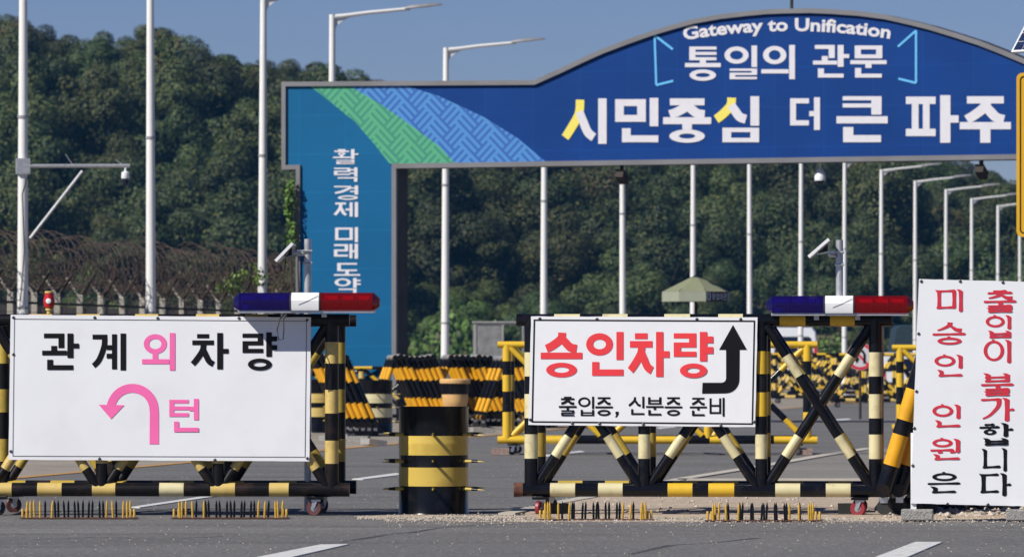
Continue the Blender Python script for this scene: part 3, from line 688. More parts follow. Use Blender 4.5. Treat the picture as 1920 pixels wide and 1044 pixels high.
for px in (1713, 1925):
    mb = MB(); u, v = PC.uv(px, 935); mb.box(u - .022, .021, .10, u + .022, .06, .7, 'whiteplastic'); mb.build('leg', sC)
for px, nm in ((1720, 'rough grey concrete block under the left leg of the tall white sign'), (1916, 'rough grey concrete block under the right leg of the tall white sign')):
    u, v = PC.uv(px, 960); root = MB(); hw = .125
    root.box(-hw, -.09, 0, hw, .1, .085, 'concrete'); bmo = root.build('concrete_block', smooth=False)
    p = PC.o + Vector((u * math.cos(PC.a), -u * math.sin(PC.a), 0)); bmo.location = (p.x, p.y, .016); bmo.rotation_euler = (0, 0, PC.rot + rnd.uniform(-.05, .05))
    bv = bmo.modifiers.new('bevel', 'BEVEL'); bv.width = .008; bv.segments = 2
    tag(bmo, nm, 'concrete block', 'concrete blocks under the tall sign')

# ------------------------------------------------------------ light bars, solar panels, siren
def lightbar(label, pl, px0, px1, top, bottom, yc, depth=.32):
    (ua, va), (ub, vb) = pl.uv(px0, bottom), pl.uv(px1, top)
    p = pl.o + Vector((ua * math.cos(pl.a), -ua * math.sin(pl.a), 0)) + Vector((math.sin(pl.a), math.cos(pl.a), 0)) * yc
    root = thing('light_bar', label, 'light bar', (p.x, p.y, va), pl.rot, 'police light bars on the barricades')
    L_, H = ub - ua, vb - va; d = depth / 2
    def ring(x, k=1.0, lift=.02):
        pr = [(-d * .96, lift), (-d, lift + .02), (-d, H * .62), (-d * .86, H * .86), (-d * .6, H), (d * .6, H), (d * .86, H * .86), (d, H * .62), (d, lift + .02), (d * .96, lift)]
        zc = lift + (H - lift) * .42
        return [(x, a * k, zc + (b - zc) * k) for a, b in pr]
    w0, w1 = L_ * .395, L_ * .595
    mb = MB(); mb.loft([ring(0, .45), ring(.022, .72), ring(.05, 1), ring(w0 - .006, 1)], 'lensblue'); mb.build('blue_lens', root, angle=25)
    mb = MB(); mb.loft([ring(w1 + .006, 1), ring(L_ - .05, 1), ring(L_ - .022, .72), ring(L_, .45)], 'lensred'); mb.build('red_lens', root, angle=25)
    mb = MB(); mb.loft([ring(w0 + .004, 1.02), ring(w1 - .004, 1.02)], 'whiteplastic')
    zz = H * .62; mb.path([(w0 + .07, -d * 1.03, H * .40), (w0 + .15, -d * 1.03, H * .60), (w1 - .01, -d * .95, H * .86)], .002, 'inkblack', 5)
    c = mb.build('white_housing', root, angle=25)
    mb = MB()
    for x in (w0, w1): mb.loft([ring(x - .006, 1.035), ring(x + .006, 1.035)], 'rubber')
    mb.build('seal', root)
    mb = MB(); mb.box(.04, -d * .9, .0, L_ - .04, d * .9, .022, 'steel'); mb.build('base_rail', root)
    for x0, x1 in ((.07, w0 - .03), (w1 + .03, L_ - .07)):
        mb = MB(); n = 3; step = (x1 - x0) / n
        for k in range(n):
            mb.box(x0 + k * step + .014, -d * .80, H * .42, x0 + (k + 1) * step - .014, d * .1, H * .66, 'rubber')
            mb.box(x0 + (k + 1) * step - .009, -d * .86, .03, x0 + (k + 1) * step + .009, d * .6, H * .84, 'inkblack')
        mb.build('lamp_module', root)
        mb = MB(); mb.box(x0 - .01, d * .25, .03, x1 + .01, d * .3, H * .86, 'whiteplastic'); mb.build('bounce_plate', root)  # white plate added inside to bounce light back out through the lens
    for x in (L_ * .34, L_ * .62):
        mb = MB(); mb.box(x - .02, -.03, -.035, x + .02, .03, .0, 'steel'); mb.build('bracket', root)
    return root
lbA = lightbar('blue white and red light bar above the pink arrow sign', PA, 442, 714, 549.5, 587, -.17)
lbB = lightbar('blue white and red light bar above the open X braced bay', PB, 1438, 1713, 555, 592, -.09)
mb = MB(); L0 = .42
mb.path([(L0, -.03, .0), (L0 - .03, -.20, -.05), (L0 - .055, -.20, -.14), (L0 - .04, -.20, -.22), (L0 - .005, -.20, -.215), (L0 + .0, -.20, -.14), (L0 + .0, -.2, -.05), (L0 + .03, -.1, 0)], .0055, 'rubber', 6); mb.build('cable', lbA)

def solar(label, pl, px, ptop, panel, yc, zbase):
    u, v = pl.uv(px, ptop, yc); c, s = math.cos(pl.a), math.sin(pl.a)
    p = pl.o + Vector((u * c + yc * s, -u * s + yc * c, 0))
    root = thing('solar_panel_post', label, 'solar panel', (p.x, p.y, zbase), pl.rot, 'solar panel posts on the barricades')
    H = v - zbase
    mb = MB(); mb.tube((0, 0, 0), (0, 0, H), .030, 'steel', n=14); mb.build('post', root)
    mb = MB()
    for z in (H - .1, H - .2): mb.tube((-.04, -.04, z), (.04, -.04, z), .008, 'steel', n=8); mb.tube((0, 0, z - .012), (0, 0, z + .012), .036, 'chrome', n=14)
    mb.box(-.09, -.02, H - .14, -.03, .02, H - .09, 'chrome'); mb.build('clamp', root)
    # tilted panel seen almost from its edge
    k = scale_at(pl.Y0 + yc)
    (x0, y0), (x1, y1) = panel
    lo = Vector(((x0 - px) / k, 0, (ptop - y0) / k + H)); hi = Vector(((x1 - px) / k, 0, (ptop - y1) / k + H))
    dr = (hi - lo); ln = dr.length; dr.normalize(); nz = Vector((-dr.z, 0, dr.x)) * 1.0
    mb = MB(); wd_ = .17
    def bx(a0, a1, w0, w1, h0, h1, m):
        P = [lo + dr * a + Vector((0, w, 0)) + nz * h for h in (h0, h1) for w in (w0, w1) for a in (a0, a1)]
        i = len(mb.v); mb.v += [tuple(q) for q in P]; kk = mb.mi(m)
        for q in ((0, 2, 3, 1), (4, 5, 7, 6), (0, 1, 5, 4), (2, 6, 7, 3), (0, 4, 6, 2), (1, 3, 7, 5)): mb.f.append(tuple(i + a for a in q)); mb.m.append(kk)
    bx(0, ln, -wd_, wd_, -.012, .012, 'whiteplastic')
    bx(.012, ln - .012, -wd_ + .012, wd_ - .012, .0125, .015, 'cell'); mb.build('panel', root)
    mb = MB(); a = lo + dr * .05 - nz * .012; b = hi - nz * .012
    for y in (-.1, .1):
        e = Vector((b.x - .01, y, a.z + .02)); mb.path([(a.x + .02, y, a.z), (e.x, y, e.z), (e.x, y, b.z - .01)], .007, 'steel', 6)
    mb.prism([(a.x + .03, a.z + .004), (b.x - .022, a.z + .024), (b.x - .022, b.z - .03)], -.085, .085, 'rubber')
    mb.tube((b.x - .01, -.1, H - .12), (-.03, 0, H - .12), .012, 'steel', n=8); mb.build('bracket', root)
    mb = MB(); q = lo + dr * ln * .45 - nz * .015
    mb.path([tuple(q), (q.x + .0, -.1, q.z - .12), (q.x - .02, -.12, q.z - .3), (q.x - .035, -.12, -.0 + max(0, q.z - .62))], .004, 'rubber', 5); mb.build('cable', root)
    return root
solar('small tilted solar panel on a steel post beside the blue gate column', PA, 577, 448, ((519, 490), (551, 457)), .95, .01)
solar('small tilted solar panel on a steel post over the X braced barricade', PB, 1574, 450, ((1517, 482), (1555, 449)), .0, 1.65)
u, v = PA.uv(92, 588); p = PA.o + Vector((u * math.cos(PA.a), -u * math.sin(PA.a), 0))
sr = thing('warning_lantern', 'small red warning lantern with white lens on the pink arrow barricade', 'lantern', (p.x, p.y, 1.655), PA.rot)
mb = MB(); mb.lathe([(.018, -.005), (.02, .02), (.03, .025), (.03, .04)], 'tan', n=14); mb.build('stand', sr)
mb = MB(); mb.lathe([(.024, .04), (.040, .052), (.046, .085), (.046, .115), (.036, .145), (.034, .165)], 'sirenred', n=18); mb.build('body', sr)
mb = MB(); mb.lathe([(.036, .165), (.037, .178), (.03, .182)], 'tan', n=16); mb.build('cap', sr)
mb = MB(); mb.lathe([(.022, -.044), (.022, -.052), (.012, -.056)], 'whiteplastic', n=16, c=(0, 0, .1), axis='Y'); mb.build('lens', sr)

# ------------------------------------------------------------ spike strips
def spike_mesh(m, h=.142, r=.0088):
    mb = MB(); mb.lathe([(r, 0), (r * 1.05, h * .72), (r * .7, h * .85), (.0008, h)], m, n=8); return mb
def spike_strip(label, P, L_=.93, first=None, seed=0, rot=0):
    rr = random.Random(seed)
    root = thing('spike_strip', label, 'spike strip', (P.x, P.y, .010), rot, 'spike strips under the barricades')
    mb = MB(); mb.box(0, -.10, 0, L_, .10, .006, 'rust'); mb.build('base_plate', root)
    proto = {}
    for k in range(9):
        x = .085 + k * (L_ - .17) / 8
        for j, y in enumerate((-.09, 0, .09) if k % 2 == 0 else (-.05, .05)):
            m = 'spikebrass' if k in (0, 8) or (k in (1, 7) and j == 0) or (k in (2, 6) and j == (0 if k == 2 else 2)) else 'black'
            if m not in proto: proto[m] = spike_mesh(m).build('spike', root); o = proto[m]
            else: o = proto[m].copy(); col.objects.link(o); o.parent = root
            o.location = (x + y * .20 + rr.uniform(-.006, .006), y, .005); o.rotation_euler = (rr.uniform(-.05, .05), rr.uniform(-.06, .06), 0)
    for x in (.02, .05, L_ - .05, L_ - .02):
        mb = MB(); mb.lathe([(.010, .011), (.010, .07), (.007, .075)], 'spikebrass', n=8, c=(x, rr.uniform(-.06, .06), 0)); mb.build('stud', root)
    return root
for (px, py, sd, lb) in ((38, 971, 1, 'spike strip lying by the black wheel at the left under the pink arrow sign'), (322, 971, 2, 'spike strip nearest the drum under the pink arrow sign'), (1008, 974, 3, 'spike strip by the red wheel under the black arrow sign'), (1322, 976, 4, 'spike strip on pale dirt under the X braced bay')):
    P = G(px, py + 2); spike_strip(lb, P, .94 if px < 900 else .92, seed=sd, rot=-.03)

# ------------------------------------------------------------ drums
def drum(label, P, r, h, bandz, cat='drum', name='steel_drum', group=None, spikes=True, rz=0):
    root = thing(name, label, cat, (P.x, P.y, .004), rz, group)
    prof = []; ms = []
    zs = sorted(set([0, .012, .3 * h, .31 * h, .325 * h, .335 * h, .64 * h, .65 * h, .665 * h, .675 * h, h - .02, h - .008, h] + [z for b in bandz for z in b[:2]]))
    for z in zs:
        rr = r
        if z < .011 or h - .012 < z: rr = r + .006
        if abs(z - .31 * h) < .02 or abs(z - .325 * h) < .01 or .65 * h <= z <= .665 * h: rr = r + .0015
        prof.append((rr, z))
    for a, b in zip(zs, zs[1:]):
        mid = (a + b) / 2; mm = 'black'
        for z0, z1, m in bandz:
            if z0 <= mid <= z1: mm = m
        ms.append(mm)
    prof += [(r - .008, h), (r - .012, h - .02), (.01, h - .02)]; ms += ['black_worn', 'black_worn', 'black_worn']
    mb = MB(); mb.lathe(prof, ms, n=48); mb.build('body', root)
    if spikes:
        pr = None
        for z in (.235 * h, .492 * h, .742 * h):
            for k in range(6):
                a = R(-90 + 60 * k)
                if pr is None:
                    q = MB(); q.lathe([(.012, -.01), (.013, .03), (.013, .08), (.008, .14), (.0015, .2)], ['dullyellow', 'dullyellow', 'black_worn', 'dullyellow'], n=10); pr = q.build('spike', root); o = pr
                else: o = pr.copy(); col.objects.link(o); o.parent = root
                o.location = (r * math.cos(a), r * math.sin(a), z)
                d = Vector((math.cos(a), math.sin(a), (rnd.uniform(-.05, .05)))); o.rotation_euler = d.to_track_quat('Z', 'Y').to_euler()
    return root
P = G(813, 963); k = scale_at(P.y)
drum('black and yellow banded spiked steel drum standing between the two front barricades', P, .288, .885, [(.23, .385, 'drumyellow'), (.485, .645, 'drumyellow')], group='spiked drums')
Y2 = depth_of(813); P = Vector(((704 - CX) / F * Y2, Y2, 0))
drum('spiked drum with pale yellow bands standing in front of the stacked barricades', P, .30, .94, [(.29, .45, 'cream'), (.54, .70, 'cream')], group='spiked drums', rz=.1)
P = Vector(((592 - CX) / F * Y2, Y2 + 1.0, 0))
drum('spiked drum half hidden behind the right post of the pink arrow barricade', P, .30, .95, [(.29, .45, 'tan'), (.54, .70, 'tan')], group='spiked drums', rz=.4)
Y3 = depth_of(806); P = Vector(((853 - CX) / F * Y3, Y3, 0))
pt_ = thing('tapered_barrel', 'faded yellow tapered plastic barrel with black band behind the front drum', 'barrel', (P.x, P.y, .004))
s3 = scale_at(Y3)
mb = MB(); mb.lathe([(.18, 0), (.2, .35), (.21, .36), (.235, .5), (.24, .51), (.245, .66), (.26, .86)], ['black', 'planter', 'planter', 'planter', 'planter', 'black'], n=28); mb.build('body', pt_)
mb = MB(); mb.lathe([(.26, .86), (.285, .87), (.29, .93), (.27, .95), (.24, .94), (.2, .88)], 'planter', n=28); mb.build('rim', pt_)

# ------------------------------------------------------------ barricades stood end-on in tight stacks
def make_nested(name='nested_barricade', mir=1, yel='amber', H=1.34, lean=.50, depth=2.2, r=.05, hind=False, bd=None):
    root = thing(name, 'x', 'barricade')
    mb = MB(); mb.tube((0, -.12, H), (0, depth, H), .055, 'lamp_head', n=12, bands=[(.0, .03, 'black'), (.12, .2, yel)]); mb.build('top_tube', root)
    bd = bd or [(.17, .37, yel), (.68, .90, yel)]
    for y in (0, depth * .5, depth - .06):
        mb = MB(); mb.tube((0, y, H), (lean * mir, y, .2), r, 'black', bands=bd, n=12); mb.build('leg', root)
        if hind:
            mb = MB(); mb.tube((0, y + .11, H), (-lean * .8 * mir, y + .11, .2), r, 'black', bands=bd, n=12); mb.build('leg', root)
    for sx in ((1, -.8) if hind else (1,)):
        mb = MB(); mb.tube((lean * sx * mir, -.1, .2), (lean * sx * mir, depth, .2), .055, 'black_worn', n=12, bands=[(.12, .2, yel), (.5, .6, yel)]); mb.build('bottom_tube', root)
        for y in (.06, depth - .1):
            c = MB(); c.box(lean * sx * mir - .03, y - .03, .1, lean * sx * mir + .03, y + .03, .148, 'chrome'); co = c.build('caster', root)
            w = MB(); w.lathe([(.015, -.018), (.062, -.018), (.062, .018), (.015, .018)], 'rubber', n=14, c=(lean * sx * mir, y, .066), axis='Y'); w.build('wheel', co)
    return root
protoN = make_nested(); protoH = make_nested(hind=True); used = [False, False]
def stack(px0, base, n, step, what, depthjit=.02, rot=.07, sc_=1.0):
    Y = depth_of(base); ords = ['first', 'second', 'third', 'fourth', 'fifth', 'sixth', 'seventh', 'eighth', 'ninth']
    for i in range(n):
        q = 1 if i == 0 else 0; src = (protoN, protoH)[q]
        o = src if not used[q] else copy_tree(src); used[q] = True
        o.location = ((px0 - CX) / F * Y + i * step, Y + rnd.uniform(-depthjit, depthjit) * 3, .008); o.rotation_euler = (0, 0, rot + rnd.uniform(-.012, .012)); o.scale = (sc_, 1, sc_ * rnd.uniform(.985, 1.015))
        tag(o, '%s end-on barricade from the left %s' % (ords[i], what), 'barricade', 'black and yellow barricades stacked end-on')
stack(741, 801, 8, .105, 'behind the faded yellow barrel')
stack(590, 819, 6, .105, 'beside the post of the pink arrow barricade')
stack(846, 800, 8, .108, 'between the yellow barrel and the yellow frame')
stack(946, 803, 5, .115, 'behind the left end of the yellow X braced barricade')
stack(-22, 838, 3, .12, 'at the left edge behind the pink arrow sign', sc_=1.08)
# the orange and black ones right behind the tall sign
NR = make_nested('leaning_barricade', mir=-1, yel='amber', H=1.66, lean=.44, depth=1.9, r=.068, hind=False, bd=[(.05, .25, 'amber'), (.44, .61, 'amber'), (.69, .86, 'amber')])
YR = 46.0
for i in range(4):
    o = NR if i == 0 else copy_tree(NR)
    o.location = ((1759 - CX) / F * YR + i * .135, YR + .12 * i, .016); o.rotation_euler = (0, 0, -.12)
    tag(o, '%s orange and black leaning barricade from the left, behind the tall white sign' % ('first', 'second', 'third', 'fourth')[i], 'barricade', 'orange and black barricades behind the tall sign')

# ------------------------------------------------------------ the yellow barricades of the second and third rows
yb = [(1.36, 1.6, 'yellow'), (.92, 1.16, 'yellow'), (.22, .62, 'yellow')]
YY = make_barricade('barricade', 'mostly yellow X braced barricade behind the black arrow sign', 'barricade', yb,
    [(-.12, .28, 'yellow'), (.6, 1.0, 'yellow'), (1.4, 1.8, 'yellow'), (2.3, 2.94, 'yellow')], [(-.12, .6, 'yellow'), (.95, 1.7, 'yellow'), (1.9, 2.1, 'yellow'), (2.5, 2.94, 'yellow')],
    [(1.25, 1.6, 'yellow'), (.72, 1.0, 'yellow'), (.25, .5, 'yellow')], 'black', rear='dullyellow', tyres=('rubber',) * 4, group='yellow barricades beyond the front row', xs=1.4)
def place(o, px0, px1, base, rot=0, label=None, hscale=1, nat=3.06):
    Y = depth_of(base); k = scale_at(Y); s = (px1 - px0) / k / nat
    o.location = ((px0 - CX) / F * Y + .12 * s, Y, .008); o.rotation_euler = (0, 0, rot); o.scale = (s, s if s < 1.2 else 1.1, hscale)
    if label: o['label'] = label
place(YY, 933, 1531, 853, -.05, None, .93, 4.18)
rows = [(1673, 2190, 826, -.06, 'yellow barricade whose left end shows between the front barricade and the tall sign', .93),
        (1395, 1568, 752, .05, 'small distant yellow and black barricade left of the round sign', .95), (1478, 1690, 747, -.03, 'small distant yellow and black barricade under the round sign', .95),
        (1560, 1745, 764, .02, 'distant striped barricade behind the right post of the front barricade', .92), (1330, 1470, 742, .1, 'farthest striped barricade mostly hidden by the black arrow sign', .98),
        (1400, 1600, 738, .03, 'farthest yellow and black barricade in front of the white van', .98), (1600, 1800, 739, -.04, 'farthest striped barricade behind the round red sign', .98),
        (1445, 1640, 756, -.08, 'distant striped barricade crossing behind the X braced bay', .9), (1290, 1440, 760, .04, 'distant striped barricade hidden by the black arrow sign', .9), (1650, 1850, 744, .0, 'distant striped barricade in front of the dark teal truck', .98)]
far = [(1.3, 1.5, 'tan'), (.9, 1.1, 'tan'), (.45, .68, 'tan')]
FB = make_barricade('barricade', 'x', 'barricade', far, [(a, a + .3, 'yellow') for a in (.1, .8, 1.5, 2.3)], [(a, a + .3, 'tan') for a in (.3, 1.0, 1.7, 2.4)], [(1.2, 1.4, 'yellow'), (.7, .9, 'tan'), (.35, .5, 'yellow')],
    'black', rear='yellow', tyres=('rubber',) * 4, group='yellow barricades beyond the front row')
for i, (a, b, base, rot, lb, hs) in enumerate(rows):
    o = copy_tree(YY) if i == 0 else (FB if i == 1 else copy_tree(FB))
    place(o, a, b, base, rot, lb, hs, 4.18 if i == 0 else 3.06)
o = copy_tree(FB); place(o, 560, 905, 794, .02, 'black and yellow barricade standing behind the end-on stacks', .71)
for px in (1512, 945):
    Y = depth_of(853); mb = MB(); mb.box(-.12, -.09, 0, .12, .09, .09, 'brickred'); b_ = mb.build('paving_block', smooth=False)
    b_.location = ((px - CX) / F * Y - .05, Y - .12, .008)
    tag(b_, 'reddish paving block by the right foot of the yellow barricade' if px > 1000 else 'reddish paving block by the left foot of the yellow barricade', 'paving block', 'paving blocks by the yellow barricade')
P = G(1540, 757); spike_strip('small distant spike strip in front of the far barricades', P, 1.1, seed=9)

# ------------------------------------------------------------ rubble and black plastic under the tall sign
def crumple(label, px, py, w, h, d, m, seed, cat='plastic sheet', name='crumpled_sheet'):
    rr = random.Random(seed); P = G(px, py); bm = bmesh.new(); bmesh.ops.create_icosphere(bm, subdivisions=4, radius=1)
    ph = [rr.uniform(0, 6) for _ in range(9)]
    for v_ in bm.verts:
        c = v_.co.copy(); f = 1 + .22 * math.sin(c.x * 5 + ph[0] + 3 * c.z) + .16 * math.sin(c.z * 9 + ph[1] + 4 * c.x) + .12 * abs(math.sin(c.x * 13 + ph[2] + c.y * 7)) + .1 * math.sin(c.y * 11 + ph[3])
        v_.co = Vector((c.x * w * f, c.y * d * f, max(-.1, c.z) * h * f))
    me = bpy.data.meshes.new(name); bm.to_mesh(me); bm.free(); me.materials.append(M[m])
    o = bpy.data.objects.new(name, me); col.objects.link(o); o.location = (P.x, P.y, .016)
    return tag(o, label, cat, 'dumped black plastic under the tall sign')
crumple('black plastic heap at the left foot of the tall sign beside the orange barricades', 1694, 962, .10, .09, .2, 'tarp', 1)
crumple('crumpled grey plastic sheet behind the left concrete block', 1768, 955, .17, .11, .25, 'darkcloth', 2)
crumple('long black plastic heap under the middle of the tall sign', 1830, 957, .2, .1, .22, 'tarp', 3)
crumple('black plastic heap beside the right concrete block', 1890, 956, .17, .13, .25, 'tarp', 4)
crumple('dark plastic heap lying in the shade far behind the tall sign', 1930, 950, .3, .16, .3, 'tarp', 5)
bx_ = MB(); bx_.box(-.08, -.06, 0, .08, .06, .085, 'rubber'); o = bx_.build('black_block', smooth=False); P = G(1590, 966); o.location = (P.x, P.y, .016)  # plain black box on the ground beside the wheel
tag(o, 'black block beside the red wheel under the X braced bay', 'chock', 'black blocks by the barricade wheels')
o2 = o.copy(); col.objects.link(o2); P = G(1048, 966); o2.location = (P.x, P.y, .016); tag(o2, 'black block beside the wheel under the black arrow sign')
o3 = MB(); o3.box(-.14, -.09, 0, .14, .09, .13, 'concrete'); o = o3.build('concrete_block', smooth=False); P = G(1676, 946); o.location = (P.x, P.y, .016)
tag(o, 'loose concrete block behind the red casters left of the tall sign', 'concrete block')
for i, (px, py, s_, lb) in enumerate(((1652, 962, .05, 'broken pale stone by the red caster wheel'), (1668, 966, .035, 'small pale stone left of the concrete block'), (1776, 972, .03, 'pale stone between the concrete blocks of the tall sign'))):
    rr = random.Random(i + 50); bm = bmesh.new(); bmesh.ops.create_icosphere(bm, subdivisions=2, radius=s_)
    for v_ in bm.verts: v_.co *= rr.uniform(.7, 1.25)
    me = bpy.data.meshes.new('stone'); bm.to_mesh(me); bm.free(); me.materials.append(M['pebble']); o = bpy.data.objects.new('stone', me); col.objects.link(o); P = G(px, py); o.location = (P.x, P.y, .016 + s_ * .4); tag(o, lb, 'stone')

for i, (px, py, w_, lb) in enumerate(((632, 826, .5, 'broken grey paving slab leaning by the end-on barricades at left'), (672, 829, .34, 'small broken grey slab in front of the pale banded drum'), (905, 812, .4, 'grey paving slab lying behind the front drum'), (700, 836, .3, 'flat dusty slab on the paving left of the front drum'))):
    P = G(px, py); mb = MB(); mb.box(-w_ / 2, -.15, 0, w_ / 2, .15, .09, 'concrete', Matrix.Rotation(.06 * (i - 1), 4, 'Y')); o = mb.build('paving_slab', smooth=False); o.location = (P.x, P.y, .01); o.rotation_euler = (0, 0, .3 * i - .4)
    tag(o, lb, 'slab', 'broken slabs on the left paving')
# ------------------------------------------------------------ the gate
PG = Plane(735, 118.0, 22); TH = .55
gate = thing('gateway', 'wide blue arched gateway with white lettering over the road', 'gateway', PG.o, PG.rot)
def U(px, py): return PG.uv(px, py)
half = [(530, 154), (1003, 151), (1050, 130), (1090, 111), (1130, 93), (1175, 76), (1220, 60), (1260, 48), (1300, 37), (1350, 28), (1400, 22), (1440, 18.5), (1480, 17)]
top = [U(*p) for p in half]; cu = top[-1][0]
vtop = top[0][1]
lo_l = [U(557, 318), U(530, 318)]
inner_l = U(745, 316); vin = inner_l[1]
vinr = U(1905, 299)[1]; slope_in = (vinr - vin) / (U(1905, 299)[0] - inner_l[0])
def mirror(P): return [(2 * cu - u, v) for u, v in reversed(P)]
uo = lo_l[0][0]; vs_ = lo_l[0][1]; ui = inner_l[0]
outer = [(uo, 0), (uo, vs_), (lo_l[1][0], vs_)] + top + mirror(top[:-1]) + [(2 * cu - lo_l[1][0], vs_), (2 * cu - uo, vs_), (2 * cu - uo, 0)]
innerp = [(2 * cu - ui, 0), (2 * cu - ui, vin + slope_in * (2 * cu - 2 * ui)), (ui, vin), (ui, 0)]
mb = MB(); mb.prism(outer + innerp, 0, TH, 'gatebody'); mb.build('body', gate, angle=20)
def ribbon(mb, P, w, y0, y1, m):
    """a strip along polyline P, w wide to its right-hand side"""
    n = len(P); off = []
    for i in range(n):
        nn = []
        for a, b in ((i - 1, i), (i, i + 1)):
            if a < 0 or b >= n: continue
            dx, dy = P[b][0] - P[a][0], P[b][1] - P[a][1]; l = math.hypot(dx, dy); nn.append((dy / l, -dx / l))
        nx, ny = sum(q[0] for q in nn), sum(q[1] for q in nn); l2 = nx * nx + ny * ny; k = len(nn)
        f = (2 / l2 if k == 2 else 1) * w
        off.append((P[i][0] + nx * f * (1 if k == 2 else 1), P[i][1] + ny * f))
    for i in range(n - 1): mb.prism([P[i], P[i + 1], off[i + 1], off[i]], y0, y1 + (i % 2) * .002, m)
mb = MB(); ribbon(mb, outer, .095, -.07, TH + .03, 'trim'); mb.build('outer_trim', gate, smooth=False)
mb = MB(); ribbon(mb, innerp, .1, -.07, .02, 'trim'); mb.build('inner_trim', gate, smooth=False)
# printed sheets: blue field, teal column, fret bands
top_in = [(u, v - .05) for u, v in top]
blue = [(top[0][0] + .05, vs_ + .06)] + [(top[0][0] + .05, vtop - .05)] + top_in[1:] + mirror(top_in[1:-1]) + [(2 * cu - top[0][0] - .05, vtop - .05), (2 * cu - top[0][0] - .05, vs_ + .06), (2 * cu - uo - .05, vs_ + .06), (2 * cu - uo - .05, .02), (2 * cu - ui + .05, .02), (2 * cu - ui + .05, innerp[1][1] + .05), (ui - .05, vin + .05)]
mb = MB(); mb.flat(blue, -.004, 'gblue'); mb.build('blue_sheet', gate, smooth=False)
gl = [(577, 158), (620, 192), (665, 228), (700, 268), (731, 307), (738, 318)]
teal = [(uo + .05, .02), (uo + .05, vs_ + .055), (top[0][0] + .05, vs_ + .055), (top[0][0] + .05, vtop - .05)] + [U(*p) for p in gl] + [(ui - .05, vin - .3), (ui - .05, .02)]
mb = MB(); mb.flat(teal, -.008, 'gteal'); mb.build('teal_sheet', gate, smooth=False)
g_r = [(650, 158), (714.6, 196), (779, 241), (822, 273), (856, 308)]; b_r = [(750, 158), (822, 180), (908, 220), (972, 260), (1024, 304)]
mb = MB(); mb.flat([U(*p) for p in gl[:5] + g_r[::-1]], -.012, 'gfretgreen'); mb.build('green_fret_band', gate, smooth=False)
mb = MB(); mb.flat([U(*p) for p in g_r + b_r[::-1]], -.012, 'gfretblue'); mb.build('blue_fret_band', gate, smooth=False)
mb = MB(); YG = -.016
for c, bx, sp in (('시', (1054, 185, 1138, 270), {0: 'gyellow'}), ('민', (1154, 184, 1235, 267), None), ('중', (1244, 185, 1334, 268), None), ('심', (1339, 181, 1424, 267), {0: 'gyellow'}), ('더', (1482, 183, 1538, 244), None), ('큰', (1569, 181, 1665, 267), None), ('파', (1699, 179, 1798, 268), None), ('주', (1800, 181, 1896, 268), None)):
    glyph(mb, c, bx, PG, YG, 'gwhite', .20, .155, dz=.001, special=sp)
for c, bx in (('통', (1285, 88, 1352, 152)), ('일', (1359, 86, 1420, 149)), ('의', (1428, 85, 1491, 149)), ('관', (1525, 85, 1593, 146)), ('문', (1595, 86, 1663, 146))): glyph(mb, c, bx, PG, YG, 'gwhite', .17, .12, dz=.001)
for c, bx in (('활', (625, 279, 673, 310)), ('력', (627, 313, 671, 343)), ('경', (627, 347, 672, 377)), ('제', (626, 378, 672, 409)), ('미', (629, 425, 672, 456)), ('래', (627, 456, 672, 487)), ('도', (627, 492, 676, 519)), ('약', (628, 520, 677, 552))): glyph(mb, c, (bx[0], bx[1] + 1, bx[2], bx[3] - 2), PG, YG, 'gwhite', .14, .095 if c in '활력경약' else .13, dz=.001)
mb.build('lettering', gate, smooth=False)
mb = MB()
def arc_place(t, y):
    x = 1283 + t * 386
    def base(xx): return 58.0 + 15.5 * ((xx - 1484) / 190) ** 2
    s = (base(x + 1) - base(x - 1)) / 2; yy = y * 33
    px, py = x + yy * s * .9, base(x) - yy
    u, v = U(px, py); return (u, YG, v)
latin(mb, 'Gateway to Unification', 'gwhite', arc_place, .03)
mb.build('english_lettering', gate, smooth=False)
mb = MB()
for P in ([(1262, 93), (1228, 67), (1231, 160), (1263, 152)], [(1684, 88), (1718, 58), (1718, 156), (1685, 148)]):
    for i in range(3):
        a, b = U(*P[i]), U(*P[i + 1]); mb.flat(pline([a, b], .045), YG - i * .001, 'gcyan')
mb.build('bracket_marks', gate, smooth=False)
mb = MB(); mb.tube((cu - .02, .2, top[-1][1] - .05), (cu - .02, .2, top[-1][1] + 1.2), .035, 'fencearm', n=8); mb.build('lightning_rod', gate)
# cameras hung under the beam
def hung(px, y_top, kind, label, grp=None):
    u, v = U(px, y_top); p = PG.o + Vector((u * math.cos(PG.a) + .25 * math.sin(PG.a), -u * math.sin(PG.a) + .25 * math.cos(PG.a), 0))
    root = thing('dome_camera' if kind == 'dome' else 'box_camera', label, 'camera', (p.x, p.y, vin + slope_in * (u - ui)), PG.rot, grp)
    if kind == 'dome':
        mb = MB(); mb.tube((0, 0, 0), (0, 0, -.12), .025, 'whiteplastic', n=10); mb.build('stem', root)
        mb = MB(); mb.lathe([(.03, -.1), (.06, -.14), (.10, -.23), (.115, -.30), (.11, -.36)], 'whiteplastic', n=18); mb.build('housing', root)
        mb = MB(); mb.lathe([(.095, -.355), (.09, -.40), (.06, -.43), (.01, -.44)], 'glass', n=16); mb.build('dome', root)
    else:
        mb = MB(); mb.tube((0, 0, 0), (0, 0, -.2), .045, 'fencearm', n=10); mb.build('stem', root)
        mb = MB(); mx = Matrix.Translation((.02, -.03, -.26)) @ Matrix.Rotation(R(-25), 4, 'X'); mb.box(-.085, -.2, -.07, .085, .14, .07, 'fencearm', mx); mb.box(-.095, -.24, .071, .095, .15, .085, 'drybrush', mx); mb.build('housing', root)
    return root
hung(1530, 303, 'dome', 'white dome camera hanging under the gateway beam')
hung(1158, 312, 'box', 'dark box camera hanging under the beam near the yellow letter stroke', 'box cameras under the gateway')
hung(1833, 299, 'box', 'dark box camera hanging under the right part of the beam', 'box cameras under the gateway')

